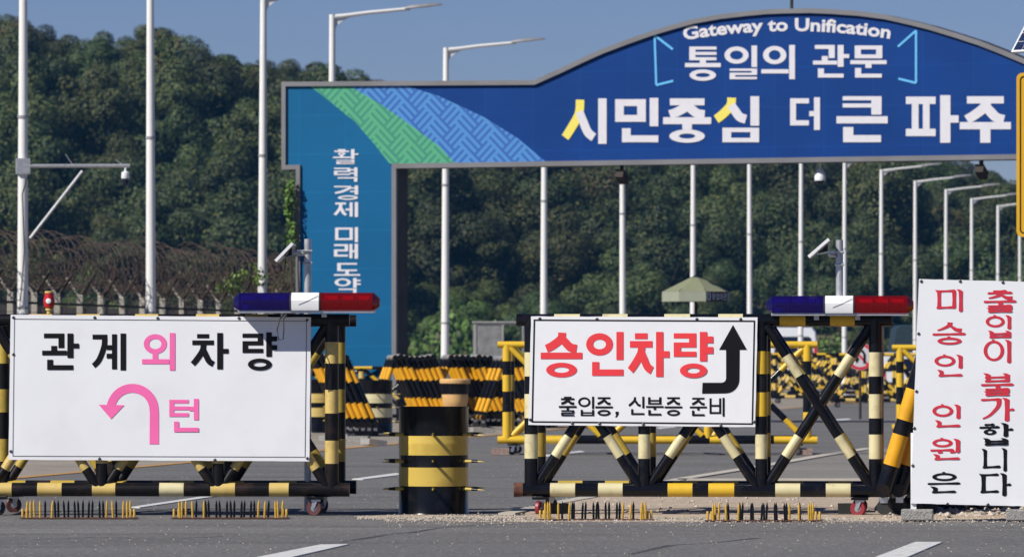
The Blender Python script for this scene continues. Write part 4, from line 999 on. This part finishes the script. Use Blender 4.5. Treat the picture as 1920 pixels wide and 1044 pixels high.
# ------------------------------------------------------------ leaves
def leafcloud(mb, lobes, n, s, mats, seed, jit=.45, shell=.55):
    rr = random.Random(seed); wts = [l[3] * l[4] * l[5] for l in lobes]; ks = [mb.mi(m) for m in mats]
    tot = [a * b + b * c + c * a for (_, _, _, a, b, c) in lobes]
    for _ in range(n):
        l = rr.choices(lobes, tot)[0]
        while True:
            d = Vector((rr.gauss(0, 1), rr.gauss(0, 1), rr.gauss(0, 1)))
            if d.length > .01: break
        d.normalize(); rad = shell + (1.04 - shell) * rr.random() ** .5
        p = Vector((l[0] + d.x * l[3] * rad, l[1] + d.y * l[4] * rad, l[2] + d.z * l[5] * rad))
        nrm = (d + Vector((rr.gauss(0, jit), rr.gauss(0, jit), rr.gauss(.15, jit)))).normalized()
        t = nrm.orthogonal().normalized(); t = (Matrix.Rotation(rr.uniform(0, 6.28), 3, nrm) @ t); b = nrm.cross(t)
        a = s * rr.uniform(.55, 1.35); c = a * rr.uniform(.5, .9)
        i = len(mb.v)
        for q in (p - t * a * .5, p + b * c * .5 + nrm * a * .08, p + t * a * .5, p - b * c * .5 - nrm * a * .06): mb.v.append(tuple(q))
        mb.f.append((i, i + 1, i + 2, i + 3)); mb.m.append(ks[min(len(ks) - 1, int(rr.random() ** 1.3 * len(ks)))])

# trees on the hill
def tree_proto(seed, kind):
    rr = random.Random(seed); H = rr.uniform(8.5, 10.5)
    root = thing('broadleaf_tree', 'x', 'tree')
    mb = MB(); top_ = Vector((rr.uniform(-.5, .5), rr.uniform(-.4, .4), H * .72))
    pts = [Vector((0, 0, -1.2)), Vector((rr.uniform(-.15, .15), 0, H * .25)), Vector((rr.uniform(-.3, .3), rr.uniform(-.2, .2), H * .5)), top_]
    mb.path(pts, [.24, .19, .13, .05], 'bark', 8)
    for k in range(6):
        a = rr.uniform(0, 6.28); z = H * rr.uniform(.3, .6); o_ = Vector((0, 0, z)); e = o_ + Vector((math.cos(a) * 2.4, math.sin(a) * 2.2, rr.uniform(1.2, 2.4))); mb.path([o_, (o_ + e) / 2 + Vector((0, 0, -.2)), e], [.09, .06, .025], 'bark', 6)
    mb.build('trunk', root)
    lobes = [(0, 0, H * .60, 1.9, 1.8, 2.3)]
    for k in range(17):
        a = rr.uniform(0, 6.28); q = rr.uniform(1.0, 3.0); z = H * rr.uniform(.28, .86)
        q *= 1.15 - .6 * abs(z / H - .5); r_ = rr.choice((rr.uniform(.6, 1.0), rr.uniform(1.0, 1.8)))
        lobes.append((math.cos(a) * q, math.sin(a) * q, z, r_ * 1.1, r_ * 1.05, r_ * .8))
    lobes.append((rr.uniform(-.5, .5), 0, H * .9, 1.2, 1.2, 1.1))
    mb = MB()
    mats = {0: ['leaf1', 'leaf0', 'leaf0', 'leaf2'], 1: ['leaf1', 'leaf2', 'leaf0', 'leaf2'], 2: ['leaf2', 'leaf1', 'leaf1', 'leaf4'], 3: ['leaf3', 'leaf1', 'leaf1', 'leaf2']}[kind]
    leafcloud(mb, lobes, 18000, .20, mats, seed, jit=.28, shell=.7)
    mb.build('crown', root, smooth=False, recalc=False)
    return root
kinds = [0, 0, 0, 1, 1, 1, 2, 3, 0]
protos = [tree_proto(100 + i, k) for i, k in enumerate(kinds)]
labels = {0: 'dark green broadleaf tree with rounded crown in the hillside wood', 1: 'mid green broadleaf tree with uneven crown in the hillside wood', 2: 'olive brown tinged broadleaf tree in the hillside wood', 3: 'fresh green lighter broadleaf tree at the lower edge of the wood'}
prof = [(-700, 60), (-300, 15), (0, 18), (60, 34), (110, 44), (150, 64), (175, 80), (200, 52), (245, 32), (300, 50), (345, 66), (390, 96), (430, 98), (480, 108), (560, 106), (640, 118), (700, 148), (760, 166), (1000, 205), (1300, 235), (1600, 258), (1800, 285), (1860, 318), (1905, 350), (2200, 372), (2800, 380)]
def topline(px):
    for (a, b), (c, d) in zip(prof, prof[1:]):
        if a <= px <= c: return b + (d - b) * (px - a) / (c - a)
    return prof[0][1] if px < prof[0][0] else prof[-1][1]
Y_A, Y_B = 470.0, 560.0
def hill(x, y):
    px = CX + x * F / Y_B; Hm = (HY - topline(px)) / F * Y_B + CH - 7.2
    t = (y - Y_A) / (Y_B - Y_A); t = max(0, min(1, t)); return Hm * (t * .55 + .45 * t * t * (3 - 2 * t)) - (max(0, y - Y_B) * .15)
mb = MB(); nx, ny = 60, 16
for j in range(ny + 1):
    for i in range(nx + 1):
        x = -110 + 220 * i / nx; y = Y_A - 1 + (Y_B + 40 - Y_A) * j / ny; mb.v.append((x, y, max(-.3, hill(x, y) + (.02 if j else -.3))))
for j in range(ny):
    for i in range(nx): a = j * (nx + 1) + i; mb.f.append((a, a + 1, a + nx + 2, a + nx + 1)); mb.m.append(mb.mi('earth'))
tag(mb.build('hill', recalc=False), kind='structure')
cnt = [0] * 9
heights = [max(v.co.z for c in p.children for v in c.data.vertices) for p in protos]
def plant(pi, x, y, s, zs=1.0):
    o = protos[pi] if cnt[pi] == 0 else copy_tree(protos[pi]); cnt[pi] += 1
    top_now = hill(x, y) + heights[pi] * s * zs; cap = (HY - topline(CX + x / y * F)) / F * y + CH
    if top_now > cap: f = max(.3, (cap - hill(x, y)) / (heights[pi] * s * zs)); s *= f ** .6; zs *= f ** .4
    o.location = (x, y, hill(x, y) - .2); o.rotation_euler = (0, 0, rnd.uniform(0, 6.28)); o.scale = (s, s, s * zs)
    tag(o, labels[kinds[pi]], 'tree', labels[kinds[pi]].split(' broadleaf')[0] + ' trees of the hillside wood')
y = Y_A + 2; row = 0
while y < Y_B + 4:
    half_w = 960 / F * y + 7; x = -half_w + rnd.uniform(0, 4)
    while x < half_w + 3:
        front = y < Y_A + 9
        pi = rnd.choice((7, 7, 3, 8, 1)) if front and rnd.random() < .75 else rnd.choice((0, 0, 1, 2, 2, 3, 4, 4, 5, 6, 8, 8))
        plant(pi, x + rnd.uniform(-1.2, 1.2), y + rnd.uniform(-1.5, 1.5), rnd.choice((rnd.uniform(.75, 1.0), rnd.uniform(1.1, 1.55))) * (.75 if front else 1), rnd.uniform(.85, 1.12))
        x += rnd.uniform(5.4, 8.2)
    y += 7.6 if row else 5; row += 1
x = -56.0
while x < 58:                                          # the ridge line: a close row of trees up to the skyline
    yy = Y_B + 6 + rnd.uniform(-1.5, 1.5); pi = rnd.choice((0, 1, 2, 3, 5, 8)); s_ = rnd.uniform(.62, .95)
    plant(pi, x, yy, s_, 1.0); o = [c for c in col.objects if c.get('category') == 'tree'][-1] if cnt[pi] > 1 else protos[pi]
    cap = (HY - topline(CX + x / yy * F)) / F * yy + CH - .3 + rnd.uniform(-1.0, .15)
    o.location.z = min(cap - heights[pi] * o.scale.z, hill(x, yy) - .2)
    x += rnd.uniform(2.6, 4.2)
# shrubs along the foot of the hill
sp_ = thing('shrub', 'bright green rounded shrub at the foot of the wooded hill', 'shrub', group='shrubs at the foot of the hill')
mb = MB(); leafcloud(mb, [(0, 0, 1.1, 1.9, 1.5, 1.4), (1.2, .2, .9, 1.2, 1.1, 1.1), (-1.3, 0, .8, 1.2, 1.1, 1.0), (.3, -.6, 1.9, 1.0, .9, .9)], 2200, .3, ['leaf3', 'leaf1', 'leaf3', 'leaf2'], 77); mb.build('foliage', sp_, smooth=False, recalc=False)
mb = MB(); mb.path([(0, 0, -.3), (.05, 0, .8), (.1, 0, 1.8)], [.09, .07, .03], 'bark'); mb.build('stem', sp_)
for i in range(26):
    o = sp_ if i == 0 else copy_tree(sp_); x = -44 + i * 3.5 + rnd.uniform(-1, 1); o.location = (x, Y_A - 4 + rnd.uniform(-2.5, 2), 0); s = rnd.uniform(.8, 1.6); o.scale = (s, s, s * rnd.uniform(.8, 1.4)); o.rotation_euler = (0, 0, rnd.uniform(0, 6))

# ------------------------------------------------------------ lamp posts
def lamp_proto():
    root = thing('lamp_post', 'x', 'lamp post'); H = 9.0
    mb = MB(); mb.tube((0, 0, .3), (0, 0, H), .105, 'white_pole', r1=.068, n=14)
    for z in (2.2, 5.6): mb.tube((0, 0, z), (0, 0, z + .05), .098, 'lamp_head', n=14)
    mb.box(-.05, -.115, .9, .05, -.09, 1.3, 'lamp_head'); mb.build('pole', root)
    mb = MB(); mb.lathe([(.2, 0), (.2, .03), (.14, .05), (.13, .35)], 'white_pole', n=12); mb.build('base', root)
    mb = MB(); mb.path([(-.02, 0, H - .06), (.25, 0, H - .03), (.8, 0, H + .05), (1.75, 0, H + .15)], [.06, .052, .045, .04], 'white_pole', 10)
    mb.loft([[(.05, y, H - .42), (.09, y, H - .26), (.22, y, H - .14), (.42, y, H - .05), (.06, y, H - .03)] for y in (-.012, .012)], 'white_pole'); mb.build('arm', root)
    mb = MB(); mb.loft([[(x, y * w, H + .16 + (x - 1.7) * .11 + z * h) for y, z in ((-1, 0), (-.8, .8), (0, 1.1), (.8, .8), (1, 0), (0, -.35))] for x, w, h in ((1.62, .05, .04), (1.8, .10, .06), (2.1, .14, .06), (2.4, .10, .04), (2.48, .03, .015))], 'lamp_head'); mb.build('lamp_head', root)
    return root
LP = lamp_proto(); K = F * 7.75
lampdata = [(42, 816, 'tall white lamp post with the camera arm at the far left'), (283, 747, 'plain white lamp post against the wood left of the gateway'), (491, 688, 'white lamp post nearest the left side of the gateway'),
    (622, 652, 'white lamp post whose arm rises above the left end of the gateway'), (834, 590, 'white lamp post seen both above and under the gateway near its blue column'), (1019, 537, 'white lamp post under the gateway behind the left end of the black arrow sign'), (1168, 495, 'white lamp post behind the dark box camera under the yellow letter stroke'), (1299, 457, 'white lamp post rising behind the green parasol'), (1406, 427, 'white lamp post just right of the green parasol'), (1501, 402, 'white lamp post left of the white dome camera'),
    (1583, 378, 'white lamp post behind the right solar panel post'), (1652, 362, 'first white lamp post right of the solar panel with its whole arm visible'), (1716, 341, 'white lamp post above the left edge of the tall white sign'), (1773, 325, 'white lamp post above the left letter column of the tall sign'), (1822, 308, 'white lamp post above the middle of the tall sign'), (1871, 295, 'white lamp post left of the yellow road sign'), (1913, 283, 'farthest white lamp post partly behind the yellow road sign')]
for i, (px, Hh, lb) in enumerate(lampdata):
    o = LP if i == 0 else copy_tree(LP); Y = K / Hh
    o.location = ((px - CX) / F * Y, Y, 0); o.rotation_euler = (rnd.uniform(-.004, .004), rnd.uniform(-.004, .004), .16); tag(o, lb, 'lamp post', 'white lamp posts along the road')
    if px == 42: first_lamp = o; Yc = Y
# camera arm on the first lamp post
k = scale_at(Yc); zarm = CH + (HY - 312) / k
mb = MB(); Larm = (242 - 42) / k
mb.tube((0, -.1, zarm), (Larm, -.1, zarm + .02), .035, 'steel', n=8); mb.tube((.12, -.1, zarm - (447 - 312) / k), (1.05, -.1, zarm - .08), .028, 'steel', n=8)
mb.box(-.12, -.13, zarm - .14, .12, .12, zarm + .14, 'steel'); mb.tube((.9, -.1, zarm), (.75, -.1, zarm + .22), .008, 'steel', n=6); mb.tube((1.85, -.1, zarm), (1.65, -.1, zarm + .12), .008, 'steel', n=6)
mb.path([(.1, -.12, zarm - .1), (-.02, -.13, zarm - .5), (.02, -.13, zarm - 1.5), (-.05, -.13, zarm - 2.4)], .012, 'rubber')
arm_ = mb.build('camera_arm', first_lamp)
p = first_lamp.matrix_basis @ Vector((Larm - .08, -.1, zarm))
dc = thing('dome_camera', 'white and black dome camera hanging from the lamp post arm at left', 'camera', p)
mb = MB(); mb.tube((0, 0, 0), (0, 0, -.1), .02, 'whiteplastic', n=8); mb.build('stem', dc)
mb = MB(); mb.lathe([(.03, -.08), (.07, -.1), (.075, -.2), (.07, -.21)], 'whiteplastic', n=16); mb.build('housing', dc)
mb = MB(); mb.lathe([(.065, -.21), (.068, -.27), (.05, -.32), (.01, -.335)], 'glass', n=16); mb.build('dome', dc)

# ------------------------------------------------------------ wire fence with razor coils on the left
def fx(Y): return .1833 * Y - 28.15
Y0f, Y1f = 94.0, 128.0
fence = thing('security_fence', 'weathered concrete post and wire security fence with angled arms', 'fence', (fx(Y0f), Y0f, 0), math.atan2(Y1f - Y0f, fx(Y1f) - fx(Y0f)))
LF = math.hypot(Y1f - Y0f, fx(Y1f) - fx(Y0f)); HF = 2.55
np_ = 22; pr = ar = None
for i in range(np_):
    t = i * LF / (np_ - 1)
    if pr is None:
        mb = MB(); mb.box(-.055, -.055, 0, .055, .055, HF, 'fencepost'); pr = mb.build('post', fence, smooth=False); o = pr
        mb = MB(); mb.path([(0, 0, HF - .05), (0, -.30, HF + .40)], .036, 'fencearm', 6); ar = mb.build('arm', fence); o2 = ar
        mb = MB(); mb.path([(0, 0, HF - .05), (0, .28, HF + .34)], .026, 'fencepost', 6); ar2 = mb.build('arm', fence); o4 = ar2
    else:
        o = pr.copy(); col.objects.link(o); o.parent = fence; o2 = ar.copy(); col.objects.link(o2); o2.parent = fence; o4 = ar2.copy(); col.objects.link(o4); o4.parent = fence
    o.location = (t, 0, 0); o2.location = (t, 0, rnd.uniform(-.03, .03)); o4.location = (t, 0, 0); o.rotation_euler = (0, 0, rnd.uniform(-.2, .2))
mb = MB()
for z in [.1 + .16 * k for k in range(16)]: mb.box(0, -.066, z, LF, -.058, z + .008, 'fencewire')
kx = 0
while kx < LF: mb.box(kx, -.074, .05, kx + .008, -.067, HF - .05, 'fencewire'); kx += .13
mb.build('wire_mesh', fence, smooth=False)
for z in (HF - .22, .9): mb = MB(); mb.box(0, -.11, z, LF, -.075, z + .045, 'fencearm'); mb.build('rail', fence, smooth=False)
wall = MB(); wall.box(0, 1.2, 0, LF + 1, 1.45, 2.35, 'wallbeige'); wo = wall.build('boundary_wall', loc=fence.location, smooth=False); wo.rotation_euler = fence.rotation_euler
tag(wo, 'low weathered grey boundary wall behind the wire security fence', 'wall')
def coil(label, zc, yc, rad, turns, seed, tilt=.0, thick=.006):
    rr = random.Random(seed); mb = MB(); n = 26; pts = []
    tot = int(turns * n); ph = rr.uniform(0, 6); rj = 1; xj = 0
    for i in range(tot):
        if i % n == 0: rj = rr.uniform(.82, 1.08); xj = rr.uniform(-.12, .12); zj = rr.uniform(-.06, .05)
        a = 2 * math.pi * i / n + ph; s = i / tot
        env = 1 + .10 * math.sin(s * 31 + seed) + .05 * math.sin(s * 77)
        pts.append((s * LF + xj + .18 * math.sin(a), yc + math.sin(a) * rad * rj * .9, zc + zj + math.cos(a) * rad * rj * env))
    mb.path(pts, thick, 'razor', 4)
    for i in range(0, tot, 1):                        # the barbs
        p_ = Vector(pts[i]); d = Vector((rr.gauss(0, 1), rr.gauss(0, 1), rr.gauss(0, 1))).normalized() * rr.uniform(.025, .05); e = d.orthogonal().normalized() * .014
        mb.face([p_ - d, p_ + e, p_ + d], 'razor')
    o = mb.build('razor_wire_coil', loc=fence.location, smooth=False, recalc=False); o.rotation_euler = fence.rotation_euler
    return tag(o, label, 'razor wire', 'razor wire coils on the security fence')
coil('large rusty razor wire coil along the top of the security fence', HF + .62, 0, .50, 92, 3, thick=.008)
coil('inner rusty razor wire coil woven through the large one', HF + .52, .02, .43, 74, 5, thick=.007)
coil('lower rusty razor wire coil lying between the fence arms', HF + .34, -.03, .27, 80, 8, thick=.006)
# dry vines in the coils near the gateway, and green weeds
mb = MB(); rr = random.Random(21)
for _ in range(430):
    s = LF * (.25 + .75 * rr.random() ** .55); z = HF + rr.uniform(-.3, 1.0) * rr.uniform(.4, 1.0); p_ = Vector((s, rr.uniform(-.4, .4), z)); q = p_ + Vector((rr.gauss(0, .16), rr.gauss(0, .1), rr.gauss(0, .16)))
    mb.path([p_, (p_ + q) / 2 + Vector((rr.gauss(0, .05), 0, rr.gauss(0, .05))), q], .006, 'drybrush', 4)
leafcloud(mb, [(LF * .93, 0, HF + .1, 1.9, .4, .9), (LF * .97, 0, HF - .3, 1.3, .4, .8)], 900, .07, ['drybrush', 'drybrush', 'leaf4'], 31)
vo = mb.build('dry_vine', loc=fence.location, smooth=False, recalc=False); vo.rotation_euler = fence.rotation_euler
tag(vo, 'dry brown vine tangled in the razor wire beside the gateway', 'vine')
def weed(label, px, py, Y, r, n, mats, name='leafy_weed', s=.09):
    c = W(px, py, Y); root = thing(name, label, 'weed', (c.x, c.y, 0))
    mb = MB(); leafcloud(mb, [(0, 0, c.z, r, r * .7, r * .8), (r * .8, 0, c.z - r * .5, r * .7, r * .5, r * .6), (-r * .9, 0, c.z - r * .4, r * .7, r * .5, r * .5)], n, s, mats, int(px)); mb.build('foliage', root, smooth=False, recalc=False)
    mb = MB(); mb.path([(0, 0, 0), (.05, 0, c.z * .5), (0, 0, c.z)], .012, 'leaf1', 5); mb.build('stem', root)
    return root
weed('bright green weed growing through the fence left of the light bar', 470, 510, 117, .26, 150, ['leaf3'])
weed('small green weed at the top of the fence nearest the lamp post', 430, 533, 116, .2, 90, ['leaf3', 'leaf1'])
ivy = thing('climbing_ivy', 'bright green ivy climbing the left edge of the blue gateway column', 'ivy', W(546, 680, 118.6))
ivy.location.z = 0
mb = MB(); rr = random.Random(4); lob = []
for kx in range(9):
    z = CH + (HY - (345 + kx * 14)) / F * 118; lob.append((rr.uniform(-.06, .05), 0, z, .13, .12, .13))
leafcloud(mb, lob, 420, .085, ['leaf3', 'leaf3', 'leaf1'], 12, shell=.2); mb.build('foliage', ivy, smooth=False, recalc=False)
mb = MB(); mb.path([(.1, 0, 0), (.06, 0, 2), (-.02, 0, 3.4), (.02, 0, 4.9)], [.025, .02, .016, .008], 'bark', 6); mb.build('stem', ivy)

# ------------------------------------------------------------ parasol, booth, vehicles, small road sign, yellow sign
Yp = 118.0; c = W(1305, 680, Yp); k = scale_at(Yp)
par = thing('guard_parasol', 'olive green octagonal parasol on a dark pole behind the black arrow sign', 'parasol', (c.x, c.y, 0), R(-8))
zt, ze, zb_ = CH + (HY - 515) / k, CH + (HY - 547) / k, CH + (HY - 565.5) / k; ra = 66 / k
def oct_(r, z, a0=22.5): return [(r * math.cos(R(a0 + 45 * q)), r * math.sin(R(a0 + 45 * q)), z) for q in range(8)]
mb = MB()
ap = (0, 0, zt); ring = oct_(ra, ze)
for q in range(8): mb.face([ap, ring[q], ring[(q + 1) % 8]], 'greencloth')
mb.build('canopy', par, smooth=False)
mb = MB(); r2 = oct_(ra * 1.005, zb_); ring1 = oct_(ra * 1.005, ze - .002)
for q in range(8):
    mb.face([ring1[q], ring1[(q + 1) % 8], r2[(q + 1) % 8], r2[q]], 'paleclothband' if q != 6 else 'darkcloth')
val = mb.build('valance', par, smooth=False)
mb = MB(); mb.tube((0, 0, 0), (0, 0, zt - .02), .035, 'fencearm', n=10)
for q in range(8): mb.tube((0, 0, zt - .05), ring[q], .01, 'fencearm', n=5)
mb.build('pole', par)
# lettering on the dark side of the valance, laid on the facet's plane
a_, b_ = Vector(ring1[6]), Vector(ring1[7])
class Facet:
    def __init__(s, p0, p1, z0, z1): s.p0, s.p1, s.z0, s.z1 = p0, p1, z0, z1
    def uv(s, x, y): return (x, y)
mb = MB(); nrm = Vector((a_.y + b_.y, 0, 0)); out = Vector(((a_.x + b_.x) / 2, (a_.y + b_.y) / 2, 0)).normalized() * .006
def facet_glyph(ch, x0, x1, ci, m='gwhite'):
    t = MB(); fc = Facet(0, 0, 0, 0); glyph(t, ch, (x0, 1 - .82, x1, 1 - .15), fc, 0, m, .15, .11, dz=.0006)
    i = len(mb.v)
    for (x, y, z) in t.v:
        y2 = 1 - z; q = a_ + (b_ - a_) * x; mb.v.append((q.x + out.x * (1 - y * 100), q.y + out.y * (1 - y * 100), zb_ + (ze - zb_) * y2))
    kk = mb.mi(m)
    for f in t.f: mb.f.append(tuple(i + a for a in f)); mb.m.append(kk)
for ch, x0 in (('통', .28), ('일', .46), ('의', .63), ('관', .81)): facet_glyph(ch, x0, x0 + .15, 0)
for (x0, x1, y0, y1) in ((.04, .09, .15, .85), (.16, .21, .15, .85), (.04, .21, .12, .2), (.04, .21, .8, .88)):
    q0, q1 = a_ + (b_ - a_) * x0, a_ + (b_ - a_) * x1; za, zc_ = zb_ + (ze - zb_) * y0, zb_ + (ze - zb_) * y1
    e = out * (1 + .05 * x1 + .1 * y0)
    mb.face([(q0.x + e.x, q0.y + e.y, za), (q1.x + e.x, q1.y + e.y, za), (q1.x + e.x, q1.y + e.y, zc_), (q0.x + e.x, q0.y + e.y, zc_)], 'gwhite')
mb.build('lettering', par, smooth=False, recalc=False)

Yb = 150.0; k = scale_at(Yb); c = W(890, 680, Yb)
bo = thing('guard_booth', 'grey mesh screened booth standing behind the stacked barricades', 'booth', (c.x, c.y, 0), .05)
wB, hB = 92 / k, CH + (HY - 605) / k
mb = MB(); mb.box(.03, 0, .1, wB * .56, .03, hB - .04, 'booth'); mb.box(wB * .56, .9, .1, wB, .93, hB * .62, 'booth'); mb.build('screen', bo, smooth=False)
mb = MB()
for x in (0, wB * .56, wB - .04): mb.box(x, -.02, 0, x + .04, .03, hB, 'boothframe'); mb.box(x, .9, 0, x + .04, .95, hB - .001, 'boothframe')
for z in (hB - .05, .06, hB * .58): mb.box(.041, -.018, z, wB - .041, .028, z + .045, 'boothframe')
mb.build('frame', bo, smooth=False)
mb = MB(); mb.box(-.03, -.05, hB + .001, wB + .03, 1.0, hB + .04, 'boothframe'); mb.build('roof', bo, smooth=False)

def vehicle(name, label, cat, px, base_s, w, h, l, paint, win, z0=.35, tail=True, canvas=False):
    Y = F / base_s; c = W(px, 680, Y); root = thing(name, label, cat, (c.x, c.y, .004), -.03)
    hw = w / 2
    def ring(y, kw, kh): return [(-hw * kw, y, z0), (-hw * kw, y, h * .45), (-hw * kw * .97, y, h * .62), (-hw * kw * .88, y, (h - .14) * kh), (-hw * kw * .75, y, h * kh), (hw * kw * .75, y, h * kh), (hw * kw * .88, y, (h - .14) * kh), (hw * kw * .97, y, h * .62), (hw * kw, y, h * .45), (hw * kw, y, z0)]
    mb = MB(); mb.loft([ring(0, .95, .98), ring(.12, 1, 1), ring(l * .7, 1, 1), ring(l * .82, 1, .82 if not canvas else 1), ring(l, .95, .55 if not canvas else .9)], paint); mb.build('body', root, angle=40)
    mb = MB(); yy = -.012
    wz0, wz1 = h * .58, h * .86
    if win:
        mb.prism([(-hw * .78, wz0), (hw * .78, wz0), (hw * .70, wz1 * .97), (hw * .58, wz1), (-hw * .58, wz1), (-hw * .70, wz1 * .97)], -.012, .05, 'glass'); mb.build('rear_window', root, angle=20)
    if tail:
        for s in (-1, 1): mb = MB(); mb.box(s * hw * .88 - .09, -.02, h * .36, s * hw * .88 + .09, .1, h * .56, 'taillight'); mb.build('tail_lamp', root, smooth=False)
        mb = MB(); mb.box(s * hw * .9 - .1, -.02, h * .60, s * hw * .9 + .04, .1, h * .72, 'taillight'); mb.build('marker_lamp', root, smooth=False)
    mb = MB(); mb.box(-hw * .97, -.06, z0 - .02, hw * .97, .0, z0 + .2, 'rubber'); mb.build('bumper', root, smooth=False)
    for s in (-1, 1):
        for y in (.8, l - .9):
            mb = MB(); mb.lathe([(.18, -.1), (.33, -.1), (.35, -.06), (.35, .06), (.33, .1), (.18, .1)], 'rubber', n=18, c=(s * (hw - .12), y, .352), axis='X'); wh = mb.build('wheel', root)
            mb = MB(); mb.lathe([(.178, -.07), (.178, .07), (.05, .09)], 'chrome', n=14, c=(s * (hw - .12), y, .352), axis='X'); mb.build('rim', wh)
    return root
vehicle('van', 'white van with dark rear window seen through the X braced bay', 'van', 1488, 45, 2.1, 2.72, 5.0, 'vanwhite', True)
vehicle('truck', 'dark teal canvas covered truck behind the tall white sign', 'truck', 1727, 43, 2.6, 2.9, 6.0, 'darkgreencanvas', False, canvas=True)
vehicle('white_car', 'white car parked beyond the far barricades in front of the dark truck', 'car', 1696, 52, 1.75, 1.62, 4.3, 'vanwhite', True)
Yt = 126.0; k = scale_at(Yt); c = W(1613, 680, Yt)
us = thing('no_u_turn_sign', 'round red and white sign with a crossed black U-turn arrow', 'road sign', (c.x, c.y, 0))
zc = CH + (HY - 668) / k; r_ = 26 / k
mb = MB(); mb.tube((0, .03, 0), (0, .03, zc + r_ * .6), .03, 'fencearm', n=10); mb.build('post', us)
mb = MB(); mb.lathe([(r_, .012), (r_, -.0)], 'gwhite', n=40, c=(0, 0, zc), axis='Y'); mb.build('plate', us)
mb = MB(); n = 40
for q in range(n):
    a, b = 2 * math.pi * q / n, 2 * math.pi * (q + 1) / n; mb.face([(r_ * s_ * math.cos(t), -.004, zc + r_ * s_ * math.sin(t)) for s_, t in ((.97, a), (.97, b), (.76, b), (.76, a))], 'inkcrimson')
mb.flat(pline([(-r_ * .5, zc + r_ * .55), (r_ * .5, zc - r_ * .55)], r_ * .17), -.006, 'inkcrimson'); mb.build('red_ring', us, smooth=False)
mb = MB(); mb.flat(pline([(r_ * .30, zc - r_ * .5), (r_ * .30, zc + r_ * .15), (r_ * .16, zc + r_ * .4), (-r_ * .12, zc + r_ * .4), (-r_ * .26, zc + r_ * .15), (-r_ * .26, zc - r_ * .15)], r_ * .17), -.010, 'inkblack')
mb.flat([(-r_ * .26, zc - r_ * .5), (-r_ * .06, zc - r_ * .12), (-r_ * .46, zc - r_ * .12)], -.0104, 'inkblack'); mb.build('arrow', us, smooth=False)

PY = Plane(1906, 72, 2); ys = thing('yellow_sign', 'tall yellow road sign with black border at the right edge of the picture', 'road sign', PY.o, PY.rot)
def rrect(x0, y0, x1, y1, r):
    P = []
    for cx_, cy_, a0 in ((x1 - r, y0 + r, -90), (x1 - r, y1 - r, 0), (x0 + r, y1 - r, 90), (x0 + r, y0 + r, 180)):
        P += [(cx_ + r * math.cos(R(a0 + t)), cy_ + r * math.sin(R(a0 + t))) for t in (0, 30, 60, 90)]
    return P
k = scale_at(72); v0, v1 = PY.uv(1906, 444)[1], PY.uv(1906, 137)[1]; wS = .95
mb = MB(); mb.prism(rrect(0, v0, wS, v1, .07), 0, .02, 'signyellow'); mb.build('plate', ys)
mb = MB(); o_, i_ = rrect(.04, v0 + .04, wS - .04, v1 - .04, .05), rrect(.055, v0 + .055, wS - .055, v1 - .055, .04)
for q in range(16):
    w_ = (q + 1) % 16; mb.face([(o_[q][0], -.004, o_[q][1]), (o_[w_][0], -.004, o_[w_][1]), (i_[w_][0], -.004, i_[w_][1]), (i_[q][0], -.004, i_[q][1])], 'inkblack')
mb.build('border', ys, smooth=False)
mb = MB(); mb.tube((wS / 2, .06, 0), (wS / 2, .06, v1 + .9), .05, 'steel', n=12); mb.build('post', ys)
sp2 = thing('solar_collector', 'dark solar panel with pale frame above the yellow road sign', 'solar panel', (PY.o.x, PY.o.y, 0), PY.rot)
zc = PY.uv(1906, 97)[1]; e1 = Vector((.707, -.707, 0)); e2 = Vector((.425, .425, .8)).normalized(); e3 = e1.cross(e2)
mx = Matrix(((e1.x, e2.x, e3.x, -.045), (e1.y, e2.y, e3.y, .3), (e1.z, e2.z, e3.z, zc), (0, 0, 0, 1)))
mb = MB(); mb.box(0, 0, -.018, .8, .62, .018, 'whiteplastic', mx); mb.build('frame', sp2, smooth=False)
mb = MB()
for a in range(5):
    for b in range(4): mb.box(.025 + a * .151, .025 + b * .144, .0185, .168 + a * .151, .161 + b * .144, .021, 'cell', mx)
mb.build('cells', sp2, smooth=False)
mb = MB(); mb.tube((wS / 2, .06, v1 + .9), (wS / 2 - .08, .1, v1 + 1.05), .03, 'steel', n=8); mb.tube((.3, .2, zc - .0), (wS / 2, .1, zc - .05), .02, 'steel', n=8); mb.build('bracket', sp2)

# ------------------------------------------------------------ the air between the camera and the hill
hz = MB(); hz.box(-250, -12, -1.2, 250, 700, 70, 'board'); h = hz.build('haze', smooth=False); h.data.materials.clear()
hm = bpy.data.materials.new('haze_air'); hm.use_nodes = True; t = hm.node_tree; t.nodes.remove(t.nodes['Principled BSDF'])
pv = t.nodes.new('ShaderNodeVolumePrincipled'); pv.inputs['Color'].default_value = (.14, .48, 1.0, 1); pv.inputs['Density'].default_value = .00009; pv.inputs['Anisotropy'].default_value = 0
t.links.new(pv.outputs[0], t.nodes['Material Output'].inputs['Volume']); h.data.materials.append(hm); tag(h, kind='stuff')
